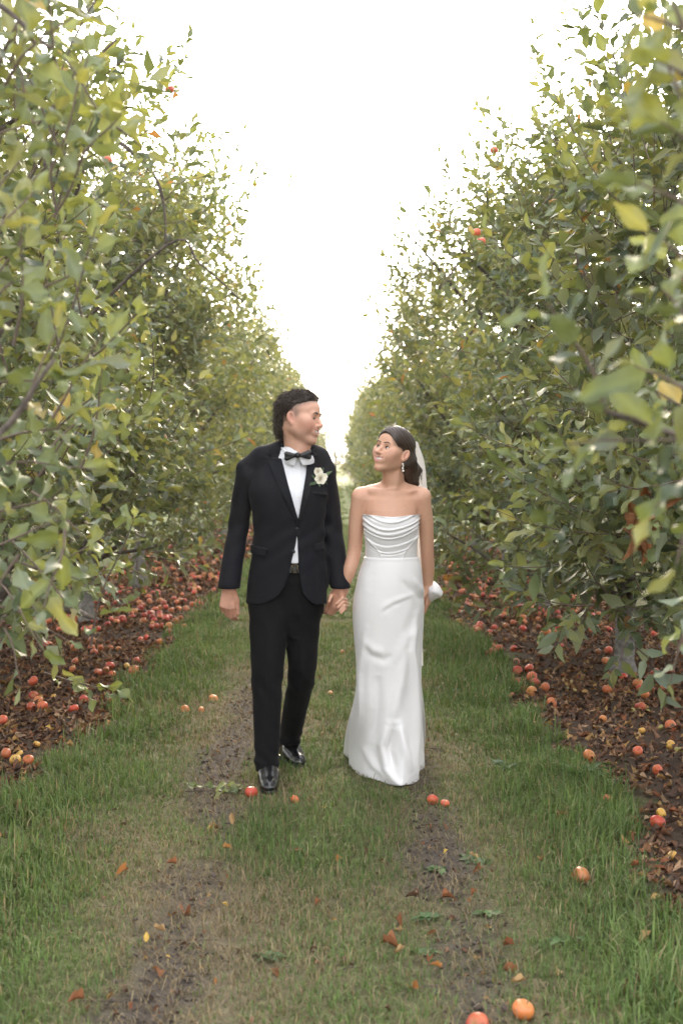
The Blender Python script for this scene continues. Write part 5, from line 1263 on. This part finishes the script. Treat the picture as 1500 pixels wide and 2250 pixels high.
# ------------------------------------------------------------------ apples
def apple_mesh(seed, col, rotten=False, wob=.05):
    """apple of unit radius with stem hollow, calyx and stalk"""
    rng = np.random.default_rng(seed); n, m_ = 18, 12
    th = np.linspace(0, PI, m_); ph = np.arange(n)*2*PI/n
    r = 1+.10*np.cos(th)-.0*th
    dim = -.30*np.exp(-(th/.42)**2)-.17*np.exp(-((th-PI)/.34)**2)
    R_ = (r+dim)[:, None]*(1+wob*np.sin(2*ph+rng.uniform(0, 6))[None]*np.sin(th)[:, None]+.02*np.sin(5*ph)[None]*np.sin(th)[:, None])
    V = np.stack([R_*np.sin(th)[:, None]*np.cos(ph), R_*np.sin(th)[:, None]*np.sin(ph), (R_*np.cos(th)[:, None])*.9], -1).reshape(-1, 3)
    C = np.broadcast_to(np.array(col), V.shape).copy()
    side = np.exp(-((nrm(V) @ nrm(rng.normal(0, 1, 3)))-1)**2/.5)[:, None]*.5
    side = side*.55; C = C*(1-side)+np.array((.5, .22, .05))*side
    top = np.exp(-((th-0)/.35)**2)[:, None]*np.ones(n); C = C*(1-.6*top.reshape(-1, 1))+np.array((.28, .22, .07))*.6*top.reshape(-1, 1)
    bot = np.exp(-((th-PI)/.16)**2)[:, None]*np.ones(n); C = C*(1-.8*bot.reshape(-1, 1))+np.array((.05, .035, .02))*.8*bot.reshape(-1, 1)
    if rotten:
        g = np.clip(((nrm(V) @ nrm(np.array((.3, -1, .2))))-.55)*4, 0, 1)[:, None]; C = C*(1-g)+np.array((.07, .035, .018))*g; V = V*(1-.16*g)
    i = np.arange(m_-1)[:, None]*n; j = np.arange(n)[None]; k = (j+1) % n
    Q = np.stack([i+j, i+n+j, i+n+k, i+k], -1).reshape(-1, 4)
    Vs, Qs, Ts = tube(np.array([(0, 0, .55), (.03, .0, .8), (.1, .02, 1.05)]), [.035, .03, .045], 5)
    off = len(V); return make_mesh('apple', np.vstack([V, Vs]), [np.vstack([Q, Qs+off]), Ts+off], np.vstack([C, np.broadcast_to((.07, .045, .025), (len(Vs), 3))]), True, M_APPLE)
AP = {'R': [apple_mesh(1, (.52, .05, .03)), apple_mesh(2, (.42, .03, .024)), apple_mesh(3, (.56, .09, .045)), apple_mesh(4, (.34, .022, .022))],
      'O': [apple_mesh(5, (.52, .15, .045)), apple_mesh(6, (.55, .20, .06)), apple_mesh(7, (.48, .11, .04))],
      'Y': [apple_mesh(8, (.58, .33, .06)), apple_mesh(9, (.52, .28, .05))], 'G': [apple_mesh(10, (.30, .30, .09)), apple_mesh(11, (.36, .32, .12))], 'B': [apple_mesh(12, (.36, .06, .03), True), apple_mesh(13, (.30, .09, .04), True, .12)]}
CN = {'R': 'red', 'O': 'orange-red', 'Y': 'yellow', 'G': 'small green', 'B': 'rotting red'}
ar = np.random.default_rng(33); APPLES = []
def apple(px, py, c, dia=None, D=None, jit=True, xyz=None):
    """windfall whose centre shows at the photo pixel"""
    r = (dia or (ar.uniform(.05, .078) if c in 'ROB' else (ar.uniform(.05, .06) if c == 'Y' else ar.uniform(.03, .036))))/2
    if xyz is None:
        y = CAMZ*FPX/(py-1015); y = (CAMZ-r*.85)*FPX/(py-1015); x = (px-740)*y/FPX
    else: x, y = xyz
    APPLES.append((x, y, r, c))
LSTR = """22,1355,R 45,1557,B 107,1608,Y 198,1613,O 220,1257,R 265,1215,O 290,1250,R 233,1167,R 368,1182,Y 508,1267,R 577,1202,R 770,1208,R 545,1113,R 517,962,O 500,1018,O 515,855,O 650,880,R 690,857,O 630,860,R 675,1027,R 727,1020,R 773,1035,R 757,985,R 873,988,Y 920,1010,O 940,955,R 1097,815,O 1005,778,R 968,787,R 1265,715,R 1260,735,O 1160,707,O 1112,707,R 1045,698,O 1240,662,R 1095,617,R 1023,612,R 1280,582,O 1372,555,R 1175,597,O 978,563,R 923,593,O 853,668,R 840,655,R 767,665,R 740,698,R 672,738,R 633,818,R 760,852,B 820,855,O 795,543,R 940,518,R 907,495,R 660,537,R 705,578,O 575,495,O 1090,487,R 1080,465,R 1250,487,R 1210,385,O 1435,385,R 1470,455,R 1395,410,O 1360,450,O 1310,450,R 1335,455,O 1260,430,O 310,840,R 340,838,R 230,1088,R 735,1340,O 1270,1248,O 1380,1255,O 1465,1175,O 137,1562,y 255,1498,y"""
RSTR = """1017,1175,O 1423,1228,O 1422,1325,Y 1227,1385,R 1345,1470,R 935,1410,O 1345,1790,R 1370,1738,Y 1437,1977,y 895,2110,B 1242,1087,R 1303,990,R 1243,988,R 1228,948,O 1143,905,R 1047,980,O 713,1065,O 670,968,O 593,990,O 545,978,O 610,943,R 592,910,R 497,944,R 472,1005,O 507,862,R 578,848,R 485,747,R 362,735,O 405,738,R 387,757,R 355,772,R 327,782,R 306,702,R 647,725,R 645,780,B 500,815,R 255,633,R 275,626,R 440,618,R 412,567,R 627,627,R 657,660,O 687,655,O 735,655,R 770,738,R 990,772,R 1050,768,R 1040,815,O 1425,862,R 1330,870,R 1253,1257,y 143,707,O 155,577,O 160,525,R 180,510,O 200,525,R 215,500,O 240,493,O 220,543,R 290,525,R 285,400,O 300,420,R 265,425,O 320,390,O 110,385,R 70,400,R 570,537,O 550,510,O 605,520,O 655,525,R 635,548,R 680,535,R 1170,1118,G 1198,1122,G 1285,1115,G 1365,1232,G 1460,1357,G 1487,1357,G 803,978,G 787,930,G 828,940,G 850,983,G 703,693,G 1380,992,O 1270,1025,O 1240,1380,G"""
for st, sc, ox, oy in ((LSTR, 3.125, 0, 1150), (RSTR, 2.7273, 950, 1150)):
    for t in st.split():
        a, b, c = t.split(','); px, py = float(a)/sc+ox, float(b)/sc+oy
        if c == 'y': apple(px, py, 'Y', .042)
        else: apple(px, py, c)
for px, py, c, d in ((1148, 2200, 'O', .066), (1049, 2236, 'R', .064), (552, 1747, 'R', .058), (726, 1519, 'O', .045), (752, 1432, 'O', .045), (647, 1763, 'O', .04), (950, 1762, 'R', .05), (977, 1768, 'R', .04), (1334, 1756, 'O', .05)): apple(px, py, c, d)
named = len(APPLES)
for k in range(125):                      # more of them far down both strips
    sd = ar.random() < .5; y = 14+ar.random()**1.3*30
    x = ar.uniform(-2.9, XL-.05) if sd else ar.uniform(XR+.05, 2.7)
    apple(0, 0, ar.choice(list('RRROOY')), None, xyz=(x, y))
if TEST != 'people':
    groups = {}
    APPLES = [(x, y, r, 'B' if c == 'R' and ar.random() < .1 else c) for x, y, r, c in APPLES]
    for a in APPLES:
        x, y, r, c = a; zone = 'left leaf litter' if x < XL+.05 else ('right leaf litter' if x > XR-.05 else 'alley grass')
        groups.setdefault((zone, c), []).append(a)
    for (zone, c), lst in groups.items():
        lst.sort(key=lambda t: t[1])
        for k, (x, y, r, _) in enumerate(lst):
            o = put('apple', AP[c][int(ar.integers(0, len(AP[c])))])
            o.location = (x, y, gz(x, y)+r*(.78 if zone != 'alley grass' or y < 6.4 else .12)); o.scale = (r, r, r*ar.uniform(.88, 1.0))
            o.rotation_euler = (ar.normal(0, .8), ar.normal(0, .8), ar.uniform(0, 6.28)) if ar.random() < .8 else (ar.uniform(1.2, 2.4), 0, ar.uniform(0, 6.28))
            far_ = y > 15
            if zone == 'alley grass': lab = f'{CN[c]} fallen apple in the {zone}, {ORD[min(k, 48)]} from the camera'
            elif k < 48 and not far_: lab = f'{CN[c]} windfall apple on the {zone}, {ORD[k]} {CN[c].split()[-1]} one from the camera'
            elif not far_: lab = f'{CN[c]} windfall apple among many in the middle of the {zone}'
            else: lab = f'tiny distant {CN[c]} windfall apple far down the {zone}'
            tag(o, lab, 'apple', f'{CN[c]} windfalls on the {zone}')
    bag = Bag(); rr = np.random.default_rng(71); V0 = None
    for k in range(620):                  # the crowd of distant windfalls that nobody could count
        y = 12.5+rr.random()**1.4*34; x = rr.uniform(-3.0, XL-.05) if rr.random() < .5 else rr.uniform(XR+.05, 2.8); r = rr.uniform(.03, .038)
        Va, Qa, Na = ball((x, y, gz(x, y)+r*.7), (r, r, r*.9), 8, 6); bag.add(Va, Qa, None, np.array([(.52, .06, .035), (.45, .04, .03), (.58, .18, .06), (.55, .13, .05)][rr.integers(0, 4)])*rr.uniform(.7, 1.2))
    tag(bag.build('distant_windfalls', M_APPLE), 'mass of tiny red windfalls far down both litter strips', 'apples', kind='stuff')
    # apples still hanging
    for px, py, D, lab in ((373, 197, 10.0, 'red apple hanging against the white sky at the top left'), (1084, 331, 11.0, 'red apple hanging at the upper left edge of the right row'), (236, 353, 9.2, 'dark red apple half hidden below the bare limb on the left'),
                           (1056, 532, 9.3, 'red apple at the tip of a bough on the right, below the upper one'), (1046, 512, 9.6, 'small red apple just above another at a bough tip on the right'),
                           (210, 1175, 7.5, 'red apple low in the left tree near the litter'), (1452, 145, 7.5, 'red apple near the top right corner'), (1490, 625, 7.6, 'orange apple at the right edge among leaves')):
        p = P(px, py, D); o = put('apple', AP['R'][px % 3], None, tuple(p)); o.scale = (.034,)*3; o.rotation_euler = (.2, .1, px*.1)
        tag(o, lab, 'apple', 'apples still hanging on the trees')

    # ------------------------------------------------------------------ single fallen leaves on the grass
    DL = []
    for i, (cc, fo, dr, cu) in enumerate((((.33, .14, .04), .5, .9, 1.1), ((.22, .09, .04), 1.0, .8, 1.2), ((.38, .25, .12), .3, -.8, 1.2), ((.20, .09, .04), 1.2, .8, .3), ((.50, .33, .08), .2, .5, .6), ((.09, .05, .03), .9, .9, 1.0))):
        V, T, Q = leaf_template(6, 5, .52, fo, dr, 1.2, cu, 40+i); DL.append(make_mesh('fallen_leaf', V, [T, Q], np.broadcast_to(np.array(cc), V.shape)*(.85+.3*vnoise(V[:, 0], V[:, 1], 9, i))[:, None], True, M_LITTER))
    DN = ['orange', 'russet', 'pale tan', 'brown', 'yellow', 'dark brown']
    spots = [(278, 1921, 0, .075), (405, 2015, 1, .09), (480, 1818, 3, .08), (512, 1815, 2, .06), (455, 1820, 4, .045), (488, 1866, 0, .055), (388, 1910, 1, .05), (365, 2048, 2, .06), (320, 2075, 4, .045), (445, 1994, 1, .055), (500, 1998, 4, .04), (712, 1784, 4, .055), (455, 1975, 2, .03), (225, 2165, 0, .01), (185, 2200, 1, .06), (365, 2110, 4, .03), (350, 2160, 3, .06), (475, 2166, 0, .03), (610, 2135, 3, .06), (705, 1975, 1, .04), (665, 1870, 3, .05),
             (765, 2110, 5, .07), (840, 2070, 1, .08), (866, 2093, 2, .05), (920, 2172, 0, .08), (940, 2110, 1, .05), (968, 2123, 0, .045), (887, 2037, 2, .05), (870, 2015, 1, .06), (957, 2036, 1, .06), (970, 1972, 1, .06), (1027, 1982, 0, .035), (1048, 1957, 1, .04), (1105, 2120, 1, .08), (1120, 2150, 2, .06), (1222, 2126, 2, .055), (1402, 2075, 2, .07), (1225, 1802, 1, .06), (1205, 1842, 0, .06), (1190, 1890, 2, .06), (1260, 1842, 4, .05), (1385, 1930, 2, .09), (1345, 1973, 0, .04), (985, 1870, 4, .035), (1050, 1884, 2, .045), (945, 1820, 0, .05), (980, 1825, 1, .06), (1055, 1902, 1, .06), (920, 1968, 5, .06), (815, 1865, 5, .06), (845, 1895, 5, .05), (750, 1880, 0, .06), (1405, 2160, 5, .08), (1445, 2200, 0, .05), (1055, 2100, 2, .04), (1130, 2075, 1, .06), (1260, 1928, 0, .05), (1450, 1860, 1, .07), (1470, 1720, 2, .07), (1180, 1560, 1, .07), (1290, 1620, 2, .06), (700, 1490, 1, .05), (765, 1505, 5, .06), (352, 1420, 4, .06), (115, 1605, 4, .08), (655, 1580, 2, .04), (40, 1790, 2, .07), (70, 1660, 1, .05)]
    seen = {}
    for px, py, k, ln in spots:
        if ln < .02: continue
        y = gdepth(py+4); x = (px-740)*y/FPX; o = put('fallen_leaf', DL[k], None, (x, y, gz(x, y)+.016)); s_ = ln*.8
        o.scale = (s_,)*3; o.rotation_euler = (ar.normal(0, .6), ar.normal(0, .6), ar.uniform(0, 6.28))
        where = ('left wheel track' if -.75 < x < -.35 else 'right wheel track' if .2 < x < .62 else 'grass between the wheel tracks' if abs(x) < .4 else 'left grass verge' if XL < x < 0 else 'right grass verge' if 0 < x < XR else 'leaf litter at the side')
        key = (k, where); seen[key] = seen.get(key, 0)+1
        tag(o, f'{DN[k]} fallen leaf on the {where}, {ORD[min(seen[key]-1, 11)]} such leaf there', 'leaf', 'single fallen leaves')
    # ------------------------------------------------------------------ broadleaf weeds and a broken leafy twig
    def weed(px, py, n, ln, wdt, upr, name, lab, seed, col=(.06, .11, .04)):
        rng = np.random.default_rng(seed); y = gdepth(py); x = (px-740)*y/FPX
        e = empty(name, (x, y, gz(x, y)), lab, 'plant', 'low weeds in the grass')
        for k in range(n):
            a = 2*PI*k/n+rng.normal(0, .3); L_ = ln*rng.uniform(.6, 1.1); up = upr*rng.uniform(.6, 1.2)
            V, T, Q = leaf_template(7, 3, wdt*rng.uniform(.8, 1.2), .35, .7, .5, 0, seed*10+k); d = nrm(np.array((math.cos(a), math.sin(a), up))); n_ = nrm(np.array((-math.cos(a)*up, -math.sin(a)*up, 1))); xx = np.cross(d, n_)
            W = np.array((x, y, gz(x, y)+.004))+L_*(V[:, :1]*xx+V[:, 1:2]*d+V[:, 2:3]*n_); obj('leaf', W, [T, Q], M_GRASS, e, np.broadcast_to(np.array(col)*rng.uniform(.8, 1.4), W.shape))
    weed(1270, 1715, 12, .17, .2, .9, 'plantain', 'tall plantain rosette at the edge of the right grass verge', 1)
    weed(1040, 1885, 8, .085, .5, .25, 'broadleaf_weed', 'flat broadleaf weed beside the right wheel track', 2, (.075, .12, .055))
    weed(960, 1905, 5, .07, .55, .3, 'broadleaf_weed', 'small round-leaved weed left of the right wheel track', 3, (.08, .13, .05))
    weed(940, 2015, 6, .07, .5, .5, 'broadleaf_weed', 'round-leaved weed near the orange leaf by the right track', 4, (.07, .12, .05))
    weed(1070, 2005, 5, .07, .55, .5, 'broadleaf_weed', 'single broad-leaved weed on bare soil in the right track', 5, (.075, .125, .045))
    weed(935, 2085, 5, .07, .5, .4, 'broadleaf_weed', 'low weed at the left border of the right wheel track', 6, (.075, .12, .05))
    weed(1240, 2065, 5, .075, .5, .4, 'broadleaf_weed', 'broad-leaved weed in the right verge near the front', 7)
    weed(1250, 1915, 4, .07, .6, .5, 'broadleaf_weed', 'broad-leaved weed beside the half-rotten apple', 8)
    weed(1020, 1425, 9, .12, .35, .8, 'broadleaf_weed', 'leafy weed in the grass behind the gown on the right', 9)
    weed(1030, 1530, 9, .13, .3, .8, 'broadleaf_weed', 'leafy weed clump on the right verge beside the gown', 10, (.06, .11, .05))
    weed(1110, 1700, 9, .11, .3, .8, 'broadleaf_weed', 'grey-green weed clump in the right verge', 11, (.07, .11, .06))
    weed(585, 2110, 5, .07, .5, .4, 'broadleaf_weed', 'small weed between the wheel tracks near the front', 12)
    weed(1310, 1905, 4, .06, .5, .4, 'broadleaf_weed', 'small weed deep in the right verge', 13)
    y = gdepth(1752); x = (470-740)*y/FPX
    tw = empty('broken_twig', (x, y, gz(x, y)), 'broken apple twig with green leaves lying on the left wheel track by the red apple', 'twig')
    Vt, Q, T = tube(bez([(x-.13, y+.03, .02), (x, y, .03), (x+.14, y-.02, .02)], 5), .003, 6); obj('stem', Vt, [Q, T], plain('twig_bark', (.09, .065, .045), .8), tw)
    rng = np.random.default_rng(21)
    for k in range(15):
        t = rng.uniform(-1, 1); a = rng.uniform(-PI, PI); p = np.array((x+.13*t, y-.02*t+rng.normal(0, .02), .03+rng.uniform(0, .03))); d = np.array((math.cos(a), math.sin(a), rng.uniform(-.1, .4)))
        single_leaf(tw, p, d, np.array((rng.normal(0, .4), rng.normal(0, .4)-.3, 1)), rng.uniform(.07, .09), int(rng.integers(0, 9)))
    # withered cluster on the right-hand tree
    t9 = [o for o in bpy.data.objects if o.get('label', '').startswith('nearest full apple tree of the right')][0]
    bag = Bag(); rng = np.random.default_rng(22); c0 = P(1412, 1140, 5.3)
    for k in range(26):
        V, T, Q = leaf_template(6, 3, .5, 1.2, .9, 1.2, .8, k); p = c0+rng.normal(0, 1, 3)*(.035, .03, .06); d = nrm(rng.normal(0, .6, 3)+(0, 0, -1)); n_ = rng.normal(0, 1, 3); n_ = nrm(n_-(n_@d)*d); xx = np.cross(d, n_)
        bag.add(p+.08*(V[:, :1]*xx+V[:, 1:2]*d+V[:, 2:3]*n_), Q, T, np.array((.2, .085, .035))*rng.uniform(.6, 1.3))
    o = bag.build('withered_leaves', M_LITTER, t9); o['label'] = 'withered brown leaf cluster hanging in the green crown'; o['kind'] = 'stuff'
# ------------------------------------------------------------------ backlit evening air
hm = bpy.data.materials.new('haze_air'); hm.use_nodes = True; hn = hm.node_tree
for n in list(hn.nodes):
    if n.type == 'BSDF_PRINCIPLED': hn.nodes.remove(n)
pv = hn.nodes.new('ShaderNodeVolumePrincipled'); pv.inputs['Density'].default_value = .0004; pv.inputs['Color'].default_value = (1, .95, .84, 1); pv.inputs['Anisotropy'].default_value = .7
hn.links.new(pv.outputs[0], hn.nodes['Material Output'].inputs['Volume'])
bx = np.array([(x, y, z) for x in (-30, 30) for y in (-12, 130) for z in (-1.2, 6.5)], float)
hz = obj('haze', bx, np.array([(0, 1, 3, 2), (4, 6, 7, 5), (0, 4, 5, 1), (2, 3, 7, 6), (0, 2, 6, 4), (1, 5, 7, 3)]), hm, None, None, False)
tag(hz, 'pale backlit evening haze between the tree rows', 'haze', kind='stuff')
